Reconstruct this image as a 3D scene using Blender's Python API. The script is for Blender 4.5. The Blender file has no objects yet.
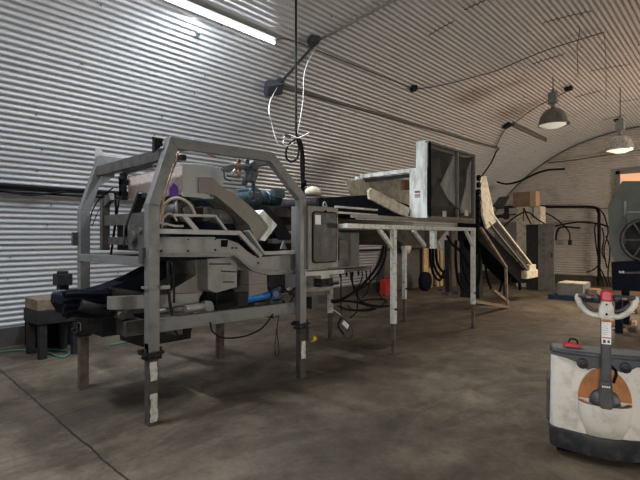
import bpy, math, random
from mathutils import Vector
random.seed(7)
C = bpy.context.scene.collection

# ------------------------------------------------------------------ camera and survey helpers
F = 476.0; H = 1.6; HY = 237.0; TH = math.radians(42.03)
sn, cs = math.sin(TH), math.cos(TH)
cam = bpy.data.cameras.new('camera'); cam.sensor_width = 36; cam.lens = F/640*36; cam.shift_y = -3/640
cam.clip_end = 200
co = bpy.data.objects.new('camera', cam); C.objects.link(co)
co.location = (0, 0, H); co.rotation_euler = (math.pi/2, 0, TH)
bpy.context.scene.camera = co

def ray(px, py):
    a = (px-320)/F
    return (-sn+cs*a, cs+sn*a, (HY-py)/F)
def PX(x, px, py):                      # survey point on the plane X = x (runs along the hall)
    r = ray(px, py); t = x/r[0]; return Vector((x, r[1]*t, H+r[2]*t))
def PY(y, px, py):                      # survey point on the plane Y = y (runs across the hall)
    r = ray(px, py); t = y/r[1]; return Vector((r[0]*t, y, H+r[2]*t))
def G(px, py, z=0.0):
    r = ray(px, py); t = (z-H)/r[2]; return Vector((r[0]*t, r[1]*t, z))
def LX(x, *ps): return [PX(x, *p) for p in ps]
def LY(y, *ps): return [PY(y, *p) for p in ps]
def yz(x, *ps): return [(p.y, p.z) for p in LX(x, *ps)]
def xz(y, *ps): return [(p.x, p.z) for p in LY(y, *ps)]
ACX, ACZ, AR = -2.4, -0.65, 5.75
def AP(deg, y, off=0.0):
    a = math.radians(deg); r = AR-off
    return Vector((ACX+r*math.cos(a), y, ACZ+r*math.sin(a)))

# ------------------------------------------------------------------ materials
MATS = {}
def mat(name, col, rough=0.6, metal=0.0, dirt=None, amt=0.5, scale=6.0, bump=0.0, spec=0.5, emit=None, es=0.0, alpha=1.0, streak=False, rvar=0.15):
    if name in MATS: return MATS[name]
    m = bpy.data.materials.new(name); m.use_nodes = True
    nt = m.node_tree; b = nt.nodes['Principled BSDF']
    b.inputs['Base Color'].default_value = (*col, 1)
    b.inputs['Roughness'].default_value = rough; b.inputs['Metallic'].default_value = metal
    b.inputs['Specular IOR Level'].default_value = spec
    if alpha < 1: b.inputs['Alpha'].default_value = alpha
    if emit: b.inputs['Emission Color'].default_value = (*emit, 1); b.inputs['Emission Strength'].default_value = es
    tc = nt.nodes.new('ShaderNodeTexCoord'); mp = nt.nodes.new('ShaderNodeMapping')
    nt.links.new(tc.outputs['Object'], mp.inputs[0])
    if streak: mp.inputs['Scale'].default_value = (1, 1, 0.25)
    n = nt.nodes.new('ShaderNodeTexNoise'); n.inputs['Scale'].default_value = scale; n.inputs['Detail'].default_value = 7
    n.inputs['Roughness'].default_value = 0.65
    nt.links.new(mp.outputs[0], n.inputs['Vector'])
    if dirt:
        r = nt.nodes.new('ShaderNodeValToRGB'); r.color_ramp.elements[0].position = 0.62-amt*0.35; r.color_ramp.elements[1].position = 0.78-amt*0.2
        r.color_ramp.elements[0].color = (*col, 1); r.color_ramp.elements[1].color = (*dirt, 1)
        nt.links.new(n.outputs['Fac'], r.inputs[0]); nt.links.new(r.outputs[0], b.inputs['Base Color'])
    if rvar:
        mr = nt.nodes.new('ShaderNodeMapRange'); mr.inputs[1].default_value = 0.3; mr.inputs[2].default_value = 0.7
        mr.inputs[3].default_value = max(0.03, rough-rvar); mr.inputs[4].default_value = min(1, rough+rvar)
        nt.links.new(n.outputs['Fac'], mr.inputs[0]); nt.links.new(mr.outputs[0], b.inputs['Roughness'])
    if bump:
        bp = nt.nodes.new('ShaderNodeBump'); bp.inputs['Strength'].default_value = bump; bp.inputs['Distance'].default_value = 0.01
        nt.links.new(n.outputs['Fac'], bp.inputs['Height']); nt.links.new(bp.outputs[0], b.inputs['Normal'])
    MATS[name] = m
    return m

M_galv = mat('galvanised_sheet', (0.52, 0.51, 0.49), 0.42, 0.35, (0.40, 0.385, 0.36), 0.25, 1.2, rvar=0.05)
M_wall = mat('galvanised_wall', (0.60, 0.61, 0.62), 0.36, 0.45, (0.52, 0.52, 0.525), 0.25, 1.2, rvar=0.04)
M_endw = mat('painted_endwall', (0.50, 0.455, 0.41), 0.5, 0.3, (0.37, 0.325, 0.28), 0.4, 1.6)
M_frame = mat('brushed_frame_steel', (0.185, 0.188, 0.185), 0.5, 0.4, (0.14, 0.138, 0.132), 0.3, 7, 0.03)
M_frame_lt = mat('bare_steel', (0.22, 0.22, 0.212), 0.5, 0.4, (0.17, 0.168, 0.16), 0.3, 6, 0.03)
M_tan = mat('stainless_tan', (0.185, 0.17, 0.15), 0.5, 0.3, (0.15, 0.138, 0.122), 0.3, 6)
M_light = mat('light_sheet_steel', (0.32, 0.322, 0.315), 0.45, 0.3, (0.26, 0.26, 0.25), 0.3, 5)
M_shiny = mat('polished_sheet', (0.85, 0.72, 0.64), 0.25, 0.45, (0.75, 0.62, 0.55), 0.4, 4)
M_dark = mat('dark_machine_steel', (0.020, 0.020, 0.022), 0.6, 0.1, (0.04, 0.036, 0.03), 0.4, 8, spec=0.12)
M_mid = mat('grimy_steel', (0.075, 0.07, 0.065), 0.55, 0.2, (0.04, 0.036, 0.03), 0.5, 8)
M_black = mat('black_rubber', (0.007, 0.007, 0.009), 0.85, 0.0, (0.014, 0.013, 0.012), 0.3, 8, spec=0.04)
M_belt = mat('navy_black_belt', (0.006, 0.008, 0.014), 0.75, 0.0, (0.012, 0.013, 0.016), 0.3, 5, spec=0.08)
M_cable = mat('cable_rubber', (0.012, 0.011, 0.012), 0.8, 0, spec=0.1)
M_cable2 = mat('dusty_cable', (0.05, 0.045, 0.045), 0.7, 0)
M_white = mat('white_painted_steel', (0.76, 0.80, 0.76), 0.5, 0.0, (0.33, 0.31, 0.26), 0.55, 8, streak=True)
M_stand = mat('chipped_white_paint', (0.60, 0.61, 0.57), 0.55, 0.0, (0.22, 0.18, 0.14), 0.32, 14, 0.1)
M_rust = mat('rusty_leg', (0.11, 0.085, 0.065), 0.75, 0.2, (0.07, 0.045, 0.03), 0.6, 12, 0.2)
M_patch = mat('flaking_white_paint', (0.62, 0.62, 0.58), 0.65, 0, (0.34, 0.32, 0.29), 0.45, 25, 0.15)
M_blue = mat('blue_roller', (0.02, 0.16, 0.50), 0.4, 0, (0.03, 0.10, 0.25), 0.35, 10)
M_bmot = mat('blue_motor_paint', (0.03, 0.07, 0.20), 0.45, 0, (0.10, 0.10, 0.12), 0.5, 20)
M_teal = mat('slate_blue_gearmotor', (0.022, 0.045, 0.060), 0.42, 0.1, (0.08, 0.085, 0.085), 0.4, 12)
M_wood = mat('dark_timber', (0.20, 0.145, 0.095), 0.8, 0, (0.10, 0.07, 0.045), 0.55, 7, 0.2)
M_plank = mat('pale_timber', (0.58, 0.39, 0.20), 0.7, 0, (0.36, 0.23, 0.11), 0.5, 6, 0.15)
M_card = mat('cardboard', (0.22, 0.15, 0.095), 0.85, 0, (0.16, 0.11, 0.07), 0.4, 5)
M_card2 = mat('cardboard_end', (0.42, 0.30, 0.19), 0.85, 0)
M_tanpl = mat('dusty_cream_plate', (0.62, 0.57, 0.46), 0.65, 0, (0.40, 0.32, 0.21), 0.55, 9, 0.1)
M_cream = mat('cream_paint', (0.62, 0.55, 0.43), 0.6, 0, (0.33, 0.26, 0.18), 0.45, 8)
M_red = mat('red_plastic', (0.45, 0.03, 0.02), 0.45, 0, (0.22, 0.03, 0.02), 0.4, 8)
M_redb = mat('crimson_plastic', (0.50, 0.015, 0.04), 0.35, 0)
M_yel = mat('yellow_plastic', (0.70, 0.45, 0.03), 0.5, 0)
M_org = mat('orange_plastic', (0.42, 0.16, 0.045), 0.5, 0, (0.27, 0.11, 0.04), 0.5, 10)
M_jwhite = mat('scuffed_offwhite_cover', (0.64, 0.61, 0.55), 0.42, 0, (0.42, 0.38, 0.32), 0.35, 9, 0.05)
M_jdark = mat('charcoal_plastic', (0.035, 0.037, 0.044), 0.5, 0, (0.08, 0.078, 0.074), 0.45, 7)
M_jblk = mat('black_bumper', (0.014, 0.015, 0.018), 0.55, 0, (0.06, 0.056, 0.05), 0.4, 9)
M_paper = mat('white_label', (0.80, 0.80, 0.80), 0.6, 0)
M_ink = mat('label_ink', (0.05, 0.05, 0.07), 0.7, 0)
M_smoke = mat('smoked_window', (0.030, 0.030, 0.032), 0.45, 0, (0.065, 0.062, 0.06), 0.45, 9, spec=0.3)
M_purple = mat('purple_cloth', (0.09, 0.04, 0.28), 0.8, 0)
M_hose = mat('clear_tan_hose', (0.46, 0.40, 0.28), 0.35, 0)
M_copper = mat('copper_fitting', (0.30, 0.17, 0.10), 0.4, 0.6)
M_curb = mat('dark_concrete_curb', (0.055, 0.047, 0.039), 0.85, 0, (0.04, 0.035, 0.03), 0.5, 4, 0.3)
M_bigm = mat('grey_green_panel', (0.10, 0.105, 0.09), 0.6, 0.1, (0.09, 0.09, 0.08), 0.4, 3)
M_green = mat('green_hose', (0.05, 0.20, 0.14), 0.5, 0)
M_palb = mat('blue_pallet_paint', (0.01, 0.025, 0.08), 0.6, 0, (0.03, 0.03, 0.06), 0.5, 8)
M_jb = mat('slate_box', (0.06, 0.068, 0.082), 0.5, 0.2)
M_cond = mat('zinc_conduit', (0.30, 0.29, 0.28), 0.45, 0.5)
M_conddk = mat('dusty_conduit', (0.11, 0.10, 0.09), 0.6, 0.3)
M_shade = mat('spun_aluminium', (0.22, 0.20, 0.18), 0.35, 0.6, (0.2, 0.18, 0.16), 0.4, 8)
M_shade2 = mat('bright_aluminium', (0.70, 0.66, 0.60), 0.25, 0.5, (0.5, 0.46, 0.4), 0.4, 8)
M_lens = mat('lamp_lens', (0.75, 0.73, 0.68), 0.25, 0, spec=0.8, emit=(1, 0.9, 0.75), es=0.35)
M_lenslit = mat('lamp_lens_lit', (0.9, 0.85, 0.75), 0.3, 0, emit=(1, 0.86, 0.66), es=1.0)
M_tube = mat('lit_tube', (1, 1, 1), 0.4, 0, emit=(0.86, 0.92, 1.0), es=16.0, rvar=0)
M_clear = mat('clear_plastic', (0.25, 0.27, 0.27), 0.2, 0, alpha=0.35, spec=0.5)
M_lapshade = mat('dark_sealant', (0.03, 0.027, 0.025), 0.8, 0)  # dark colour standing in for the shade at the sheet laps
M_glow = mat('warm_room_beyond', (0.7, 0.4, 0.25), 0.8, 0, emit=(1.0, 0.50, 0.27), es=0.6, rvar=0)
M_day = mat('daylight_pane', (0.9, 0.9, 0.9), 0.4, 0, emit=(1.0, 0.93, 0.82), es=3.0, rvar=0)
M_gcab = mat('grey_green_cabinet', (0.10, 0.098, 0.09), 0.6, 0.1, (0.06, 0.05, 0.045), 0.4, 6)

def curtain_mat():
    m = mat('scratched_clear_sheet', (0.05, 0.048, 0.045), 0.18, 0, (0.32, 0.30, 0.28), 0.25, 8, 0.4, spec=0.8)
    b = m.node_tree.nodes['Principled BSDF']; b.inputs['Alpha'].default_value = 0.24
    return m
M_curtain = curtain_mat()

def floor_mat():
    m = bpy.data.materials.new('stained_concrete'); m.use_nodes = True; nt = m.node_tree; N = nt.nodes; L = nt.links
    b = N['Principled BSDF']
    tc = N.new('ShaderNodeNewGeometry')
    def noise(sc, det, rg, dist=0.0, stretch=None):
        n = N.new('ShaderNodeTexNoise'); n.inputs['Scale'].default_value = sc; n.inputs['Detail'].default_value = det
        n.inputs['Roughness'].default_value = rg; n.inputs['Distortion'].default_value = dist
        mp = N.new('ShaderNodeMapping')
        if stretch: mp.inputs['Scale'].default_value = stretch
        L.new(tc.outputs['Position'], mp.inputs[0]); L.new(mp.outputs[0], n.inputs['Vector']); return n
    def ramp(src, stops):
        r = N.new('ShaderNodeValToRGB'); e = r.color_ramp.elements
        while len(e) < len(stops): e.new(0.5)
        for el, (p, c) in zip(e, stops): el.position = p; el.color = (*c, 1)
        L.new(src, r.inputs[0]); return r
    def mix(a, bb, fac, mode='MIX'):
        x = N.new('ShaderNodeMix'); x.data_type = 'RGBA'; x.blend_type = mode
        if isinstance(fac, float): x.inputs[0].default_value = fac
        else: L.new(fac, x.inputs[0])
        for s, i in ((a, 6), (bb, 7)):
            if isinstance(s, tuple): x.inputs[i].default_value = (*s, 1)
            else: L.new(s, x.inputs[i])
        return x.outputs[2]
    n1 = noise(0.55, 8, 0.62, 0.4); n2 = noise(3.2, 9, 0.7); n3 = noise(1.1, 7, 0.7, 1.2, (1, 0.45, 1)); n4 = noise(22, 6, 0.7)
    base = ramp(n1.outputs['Fac'], [(0.30, (0.052, 0.038, 0.026)), (0.45, (0.090, 0.068, 0.047)), (0.58, (0.140, 0.110, 0.079)), (0.70, (0.22, 0.182, 0.138))])
    st = ramp(n3.outputs['Fac'], [(0.50, (0, 0, 0)), (0.58, (1, 1, 1))])
    c = mix(base.outputs[0], (0.038, 0.028, 0.020), st.outputs[0])
    half = N.new('ShaderNodeMix'); half.data_type = 'RGBA'; half.inputs[0].default_value = 0.40
    L.new(base.outputs[0], half.inputs[6]); L.new(c, half.inputs[7])
    sp = ramp(n2.outputs['Fac'], [(0.33, (0.66, 0.63, 0.59)), (0.5, (1, 1, 1)), (0.66, (1.35, 1.33, 1.28))])
    c = mix(half.outputs[2], sp.outputs[0], 1.0, 'MULTIPLY')
    sp2 = ramp(n4.outputs['Fac'], [(0.35, (0.75, 0.74, 0.72)), (0.6, (1.1, 1.1, 1.1))])
    c = mix(c, sp2.outputs[0], 0.7, 'MULTIPLY')
    # joint running across the hall: a cracked line near Y = 1.55, wandering with noise
    sx = N.new('ShaderNodeSeparateXYZ'); L.new(tc.outputs['Position'], sx.inputs[0])
    w = noise(2.5, 6, 0.7)
    def mth(op, a, bb):
        q = N.new('ShaderNodeMath'); q.operation = op
        for i, s in enumerate((a, bb)):
            if s is None: continue
            if isinstance(s, (int, float)): q.inputs[i].default_value = s
            else: L.new(s, q.inputs[i])
        return q.outputs[0]
    wob = mth('MULTIPLY', mth('SUBTRACT', w.outputs['Fac'], 0.5), 0.06)
    lin = mth('ADD', mth('MULTIPLY', sx.outputs['X'], 0.055), mth('ADD', sx.outputs['Y'], wob))
    d = mth('ABSOLUTE', mth('SUBTRACT', lin, 1.31), None)
    ck = mth('LESS_THAN', d, 0.009)
    d2 = mth('ABSOLUTE', mth('SUBTRACT', lin, 7.35), None)
    ck2 = mth('LESS_THAN', d2, 0.006)
    ckk = mth('MAXIMUM', ck, mth('MULTIPLY', ck2, 0.6))
    c = mix(c, (0.02, 0.016, 0.012), ckk)
    L.new(c, b.inputs['Base Color'])
    rr = N.new('ShaderNodeMapRange'); rr.inputs[1].default_value = 0.3; rr.inputs[2].default_value = 0.7; rr.inputs[3].default_value = 0.42; rr.inputs[4].default_value = 0.85
    L.new(n3.outputs['Fac'], rr.inputs[0]); L.new(rr.outputs[0], b.inputs['Roughness'])
    b.inputs['Specular IOR Level'].default_value = 0.35
    bp = N.new('ShaderNodeBump'); bp.inputs['Strength'].default_value = 0.25; bp.inputs['Distance'].default_value = 0.01
    L.new(n2.outputs['Fac'], bp.inputs['Height']); L.new(bp.outputs[0], b.inputs['Normal'])
    return m
M_floor = floor_mat()

# ------------------------------------------------------------------ mesh building
class MB:
    def __init__(s): s.v = []; s.f = []; s.sm = []
    def add(s, vs, fs, sm=False):
        o = len(s.v); s.v += [Vector(p) for p in vs]
        for q in fs: s.f.append([i+o for i in q]); s.sm.append(sm)
        return s
    def box(s, a, b):
        x0, x1 = sorted((a[0], b[0])); y0, y1 = sorted((a[1], b[1])); z0, z1 = sorted((a[2], b[2]))
        return s.add([(x0,y0,z0),(x1,y0,z0),(x1,y1,z0),(x0,y1,z0),(x0,y0,z1),(x1,y0,z1),(x1,y1,z1),(x0,y1,z1)],
              [(0,3,2,1),(4,5,6,7),(0,1,5,4),(1,2,6,5),(2,3,7,6),(3,0,4,7)])
    def bar(s, p0, p1, w, h, up=(0,0,1)):
        p0, p1 = Vector(p0), Vector(p1); d = (p1-p0).normalized(); up = Vector(up)
        if abs(d.dot(up)) > 0.98: up = Vector((1,0,0))
        sd = d.cross(up).normalized(); u = sd.cross(d).normalized(); vs = []
        for p in (p0, p1):
            for a, b in ((-1,-1),(1,-1),(1,1),(-1,1)): vs.append(p+sd*a*w/2+u*b*h/2)
        return s.add(vs, [(3,2,1,0),(4,5,6,7),(0,1,5,4),(1,2,6,5),(2,3,7,6),(3,0,4,7)])
    def tube(s, pts, r, n=8, closed=False, smooth_path=0):
        pts = [Vector(p) for p in pts]
        if smooth_path and len(pts) > 2: pts = crom(pts, smooth_path, closed)
        rings = []; m = len(pts); prev = None; vs = []
        for i, p in enumerate(pts):
            a = pts[(i-1) % m] if (i > 0 or closed) else p
            b = pts[(i+1) % m] if (i < m-1 or closed) else p
            d = (b-a); d = d.normalized() if d.length > 1e-9 else Vector((0,0,1))
            if prev is None:
                up = Vector((0,0,1)) if abs(d.z) < 0.9 else Vector((1,0,0)); u = d.cross(up).normalized()
            else:
                u = prev-d*prev.dot(d)
                u = u.normalized() if u.length > 1e-6 else d.orthogonal().normalized()
            prev = u; w = d.cross(u)
            rr = r[i] if isinstance(r, (list, tuple)) and len(r) == m else (r if not isinstance(r, (list, tuple)) else r[0])
            for k in range(n):
                a_ = 2*math.pi*k/n; vs.append(p+(u*math.cos(a_)+w*math.sin(a_))*rr)
        fs = []
        for i in range(m if closed else m-1):
            j = (i+1) % m
            for k in range(n): fs.append((i*n+k, i*n+(k+1) % n, j*n+(k+1) % n, j*n+k))
        o = len(s.v); s.add(vs, fs, True)
        if not closed:
            s.f.append([o+k for k in range(n)][::-1]); s.sm.append(False)
            s.f.append([o+(m-1)*n+k for k in range(n)]); s.sm.append(False)
        return s
    def cyl(s, p0, p1, r0, r1=None, n=16):
        return s.tube([p0, p1], [r0, r0 if r1 is None else r1], n)
    def prism(s, poly, axis, a, b):
        n = len(poly)
        def P(q, t): return (t, q[0], q[1]) if axis == 'x' else ((q[0], t, q[1]) if axis == 'y' else (q[0], q[1], t))
        vs = [P(q, a) for q in poly]+[P(q, b) for q in poly]
        fs = [list(range(n))[::-1], list(range(n, 2*n))]+[(i, (i+1) % n, n+(i+1) % n, n+i) for i in range(n)]
        return s.add(vs, fs)
    def mitre(s, pts, w, axis, a, b, closed=False):   # bent flat-sided beam following a path in a plane
        P2 = [Vector(p) for p in pts]; n = len(P2); L, R = [], []
        for i in range(n):
            d1 = (P2[i]-P2[i-1]).normalized() if (i > 0 or closed) else (P2[1]-P2[0]).normalized()
            d2 = (P2[(i+1) % n]-P2[i]).normalized() if (i < n-1 or closed) else d1
            nn = (Vector((-d1.y, d1.x))+Vector((-d2.y, d2.x))).normalized(); k = (w/2)/max(0.3, nn.dot(Vector((-d1.y, d1.x))))
            L.append(P2[i]+nn*k); R.append(P2[i]-nn*k)
        for i in range(n if closed else n-1):
            j = (i+1) % n
            s.prism([L[i], L[j], R[j], R[i]], axis, a, b)
        return s
    def lathe(s, prof, c, n=24, ax='z'):
        vs = []; c = Vector(c)
        for r, h in prof:
            for k in range(n):
                t = 2*math.pi*k/n; x, y = r*math.cos(t), r*math.sin(t)
                vs.append(c+(Vector((x, y, h)) if ax == 'z' else (Vector((h, x, y)) if ax == 'x' else Vector((x, h, y)))))
        fs = [(i*n+k, i*n+(k+1) % n, (i+1)*n+(k+1) % n, (i+1)*n+k) for i in range(len(prof)-1) for k in range(n)]
        return s.add(vs, fs, True)
    def build(s, name, m, parent=None, bevel=0.0, M=None):
        me = bpy.data.meshes.new(name)
        off = Vector((0,0,0))
        vs = s.v
        if M is not None: vs = [M @ v for v in vs]
        if parent is not None:
            q = parent
            while q: off += Vector(q.location); q = q.parent
        else:
            xs = [v.x for v in vs]; ys = [v.y for v in vs]; zs = [v.z for v in vs]
            off = Vector(((min(xs)+max(xs))/2, (min(ys)+max(ys))/2, min(zs)))
        me.from_pydata([tuple(v-off) for v in vs], [], s.f)
        me.polygons.foreach_set('use_smooth', s.sm)
        me.materials.append(m); me.update()
        o = bpy.data.objects.new(name, me); C.objects.link(o)
        if parent is not None: o.parent = parent
        else: o.location = off
        if bevel:
            bv = o.modifiers.new('edge', 'BEVEL'); bv.width = bevel; bv.segments = 2; bv.limit_method = 'ANGLE'; bv.angle_limit = math.radians(40)
        return o

def crom(P, k, closed=False):
    out = []; n = len(P); rng = range(n) if closed else range(n-1)
    for i in rng:
        p0 = P[i-1] if (i > 0 or closed) else P[0]*2-P[1]
        p1 = P[i]; p2 = P[(i+1) % n]
        p3 = P[(i+2) % n] if (i < n-2 or closed) else p2*2-p1
        for j in range(k):
            t = j/k
            out.append(0.5*((2*p1)+(p2-p0)*t+(2*p0-5*p1+4*p2-p3)*t*t+(3*p1-p0-3*p2+p3)*t**3))
    if not closed: out.append(P[-1])
    return out
def tag(o, label, cat, group=None):
    o['label'] = label; o['category'] = cat
    if group: o['group'] = group
    return o
def thing(name, loc, label, cat, group=None):
    o = bpy.data.objects.new(name, None); C.objects.link(o); o.location = loc; o.empty_display_size = 0.1
    return tag(o, label, cat, group)
def lab(o, t): o['label'] = t; return o
def struct(o): o['kind'] = 'structure'; return o
def cable(name, pts, r, m, label, cat='cable', group=None, k=6, n=6, closed=False):
    o = MB().tube(pts, r, n, closed, k).build(name, m)
    return tag(o, label, cat, group)

# ------------------------------------------------------------------ the hall
Y0, Y1 = -3.5, 17.9
struct(MB().box((-8.4, Y0-0.2, -0.15), (3.8, Y1+0.3, 0.0)).build('floor', M_floor))
PITCH = 0.083; DEG = math.degrees(PITCH/AR); AMP = 0.0085
def corr_sheet(mb, c0, c1, y0, y1, lift0, lift1, sub=8):
    vs = []; n = (c1-c0)*sub
    for y, lf in ((y0, lift0), (y1, lift1)):
        for i in range(n+1):
            u = c0+i/sub
            vs.append(AP(u*DEG, y, AMP*math.cos(2*math.pi*u)+lf))
    mb.add(vs, [(i, i+1, n+2+i, n+1+i) for i in range(n)], True)
def seam_shade(mb, c0, c1, y, wdt=0.014, sub=8):  # dark strip drawn as the shadow of a sheet overlap
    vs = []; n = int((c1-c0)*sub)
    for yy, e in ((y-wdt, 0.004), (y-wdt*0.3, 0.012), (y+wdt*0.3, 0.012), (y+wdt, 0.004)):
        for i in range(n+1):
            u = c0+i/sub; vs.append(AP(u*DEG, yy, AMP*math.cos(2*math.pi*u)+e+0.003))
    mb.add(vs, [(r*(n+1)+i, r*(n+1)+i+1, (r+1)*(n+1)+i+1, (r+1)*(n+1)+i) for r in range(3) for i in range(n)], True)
u_lo, u_hi = 9.5/DEG, 171.0/DEG
edges = list(range(int(u_lo), int(u_hi)+1, 10)); edges[-1] = int(u_hi)+1
secs = {'wall_right': MB(), 'ceiling': MB(), 'wall_left': MB()}
lap_shades = MB(); bolts = MB()
for i, (a, b) in enumerate(zip(edges[:-1], edges[1:])):
    mid = (a+b)/2*DEG
    key = 'wall_right' if mid < 52 else ('ceiling' if mid < 131 else 'wall_left')
    ys = [Y0]; y = Y0+1.0+0.16*(i % 3)+(1.55 if i % 4 == 1 else 0)
    while y < Y1-0.8: ys.append(y); y += 3.05
    ys.append(Y1+0.02)
    lift = 0.004*(i % 2)
    for a_, b_ in zip(ys[:-1], ys[1:]):
        corr_sheet(secs[key], a, b, a_, b_+0.03, lift, lift+0.003)
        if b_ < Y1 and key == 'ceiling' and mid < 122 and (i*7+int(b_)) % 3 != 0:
            seam_shade(lap_shades, a+0.5, b-1-(i % 3)*1.5, b_, 0.010)
        if mid > 60:
            for u in (a+2.5, a+6.5):
                for yy in (a_+0.08, (a_+b_)/2):
                    p = AP(u*DEG, yy, 0.0); q = AP(u*DEG, yy, 0.020)
                    if random.random() < 0.75: bolts.tube([p, q], 0.008, 5)
for k_, mb in secs.items(): struct(mb.build(k_, M_wall))
struct(lap_shades.build('trim_1', M_lapshade)); struct(bolts.build('trim_2', M_conddk))  # first mesh is the painted lap shadows, second the bolt heads
# end walls: horizontal corrugations
def endwall(name, y, sgn, m):
    mb = MB(); zs = []; z = 0.26
    while z < AR+ACZ-0.005: zs.append(z); z += PITCH/8
    rows = []
    vs = []
    for z in zs:
        hw = math.sqrt(max(0.0001, (AR+0.03)**2-(z-ACZ)**2)); off = sgn*0.011*math.cos(2*math.pi*z/PITCH)
        vs += [(ACX-hw, y+off, z), (ACX+hw, y+off, z)]
    mb.add(vs, [(2*i, 2*i+1, 2*i+3, 2*i+2) for i in range(len(zs)-1)], True)
    return struct(mb.build(name, m))
endwall('wall_far', Y1, -1, M_endw)
endwall('wall_near', Y0, 1, M_endw)
# angle flashing where the far wall meets the arch
mb = MB(); pts = [AP(a, Y1-0.04, 0.03) for a in [20+i*2 for i in range(76)]]; mb.tube(pts, 0.022, 6); struct(mb.build('trim_3', M_conddk))
cb = MB().box((-8.22, Y0, 0), (-8.04, Y1, 0.27)); struct(cb.build('baseboard_left', M_curb))
struct(MB().box((-8.04, Y1-0.12, 0), (3.3, Y1+0.1, 0.30)).build('baseboard_far', M_curb))
struct(MB().box((3.24, Y0, 0), (3.42, Y1, 0.27)).build('baseboard_right', M_curb))
struct(MB().box((-8.04, Y0-0.1, 0), (3.24, Y0+0.1, 0.27)).build('baseboard_near', M_curb))
# high door opening in the far wall with a warm lit room beyond
d1 = thing('door_1', (-2.2, Y1-0.05, 0), '', '')
del d1['label']; del d1['category']; struct(d1)
fr = MB(); fr.box((-3.20, Y1-0.10, 0.3), (-3.08, Y1, 3.72)); fr.box((-1.0, Y1-0.10, 0.3), (-0.88, Y1, 3.72)); fr.box((-3.20, Y1-0.10, 3.62), (-0.88, Y1, 3.76))
fr.build('door_frame', M_tan, d1)
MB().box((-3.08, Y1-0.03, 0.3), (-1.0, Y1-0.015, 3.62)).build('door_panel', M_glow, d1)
# daylight windows in the right-hand curve of the arch (outside the photograph, they light the hall)
def side_window(i, y):
    w = thing('window_%d' % i, (3.1, y, 1.0), '', ''); del w['label']; del w['category']; struct(w)
    f = MB()
    for yy in (y-1.05, y, y+1.05): f.box((2.80, yy-0.04, 0.9), (2.90, yy+0.04, 2.3))
    f.box((2.80, y-1.09, 0.84), (2.90, y+1.09, 0.92)); f.box((2.80, y-1.09, 2.28), (2.90, y+1.09, 2.36))
    f.build('window_frame', M_cream, w)
    MB().box((2.89, y-1.05, 0.92), (2.895, y+1.05, 2.28)).build('window_pane', M_day, w)
side_window(1, 14.2); side_window(2, 5.5); 
nw = thing('window_3', (1.2, Y0+0.1, 1.0), '', ''); del nw['label']; del nw['category']; struct(nw)  # window added behind the camera to light the jack front
MB().box((0.2, Y0+0.06, 0.95), (2.2, Y0+0.065, 2.35)).build('window_pane', M_day, nw)
MB().mitre([(0.2, 0.95), (2.2, 0.95), (2.2, 2.35), (0.2, 2.35)], 0.08, 'y', Y0+0.04, Y0+0.12, True).build('window_frame', M_cream, nw)

# ------------------------------------------------------------------ sorting machine (grey steel, two portal frames)
sm = thing('sorting_machine', (-4.5, 2.95, 0), 'large grey steel sorting machine with octagonal portal frames on four stilt legs', 'machine')
PF = [(2.06, 0.60), (2.06, 1.87), (2.25, 2.43), (3.40, 2.45), (3.88, 2.04), (3.88, 0.58)]
lab(MB().mitre(PF, 0.10, 'x', -3.83, -3.75).build('portal_frame', M_frame, sm, 0.004), 'front portal frame')
lab(MB().mitre(PF, 0.10, 'x', -5.25, -5.17).build('portal_frame', M_frame, sm, 0.004), 'rear portal frame by the wall')
def stilt(x, y, patches, m):
    s = 1 if x > -4.5 else -1
    b = MB().box((x-0.036, y-0.045, 0), (x+0.036, y+0.045, 0.70))
    leg = b.build('leg', m, sm, 0.003)
    c = MB().box((x-0.075, y-0.085, 0.60), (x+0.065, y+0.085, 0.625)).box((x-0.055, y-0.065, 0.56), (x+0.055, y+0.065, 0.58))
    c.cyl((x-0.02, y-0.11, 0.64), (x-0.02, y-0.04, 0.64), 0.014, n=8).cyl((x+0.05, y, 0.59), (x+0.085, y, 0.59), 0.012, n=8)
    for dy in (-0.07, 0.07): c.cyl((x+0.03, y+dy, 0.575), (x+0.03, y+dy, 0.66), 0.010, n=8)
    c.build('clamp', M_dark, leg)
    for z0, z1 in patches:
        pl = []
        nn = 8
        for i in range(nn+1): pl.append((y+0.036+random.uniform(-.007, .007), z0+(z1-z0)*i/nn))
        for i in range(nn+1): pl.append((y-0.030+random.uniform(-.007, .007), z1-(z1-z0)*i/nn))
        lab(MB().prism(pl, 'x', x+0.036, x+0.0385).build('paint_patch', M_patch, leg), 'flaking white paint on the leg')
stilt(-3.79, 2.055, [(0.03, 0.27), (0.38, 0.54)], M_mid)
stilt(-3.79, 3.88, [(0.22, 0.42)], M_mid)
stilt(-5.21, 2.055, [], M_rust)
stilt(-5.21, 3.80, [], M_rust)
# cross beams
MB().bar((-5.21, 2.20, 2.30), (-3.79, 2.20, 2.33), 0.06, 0.10).build('cross_beam', M_mid, sm, 0.003)
MB().box((-5.23, 2.00, 1.35), (-3.79, 2.09, 1.425)).build('cross_beam', M_frame, sm, 0.003)
MB().box((-5.17, 3.84, 1.30), (-3.83, 3.92, 1.40)).build('cross_beam', M_mid, sm, 0.003)
MB().box((-5.17, 3.42, 2.38), (-3.83, 3.48, 2.44)).build('cross_beam', M_mid, sm, 0.003)
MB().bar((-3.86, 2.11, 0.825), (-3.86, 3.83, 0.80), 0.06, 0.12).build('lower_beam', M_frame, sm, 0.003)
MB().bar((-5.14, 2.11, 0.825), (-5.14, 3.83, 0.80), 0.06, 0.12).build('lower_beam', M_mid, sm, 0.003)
MB().box((-5.11, 3.55, 0.70), (-3.89, 3.62, 0.76)).build('lower_cross_beam', M_mid, sm, 0.003)
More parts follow.
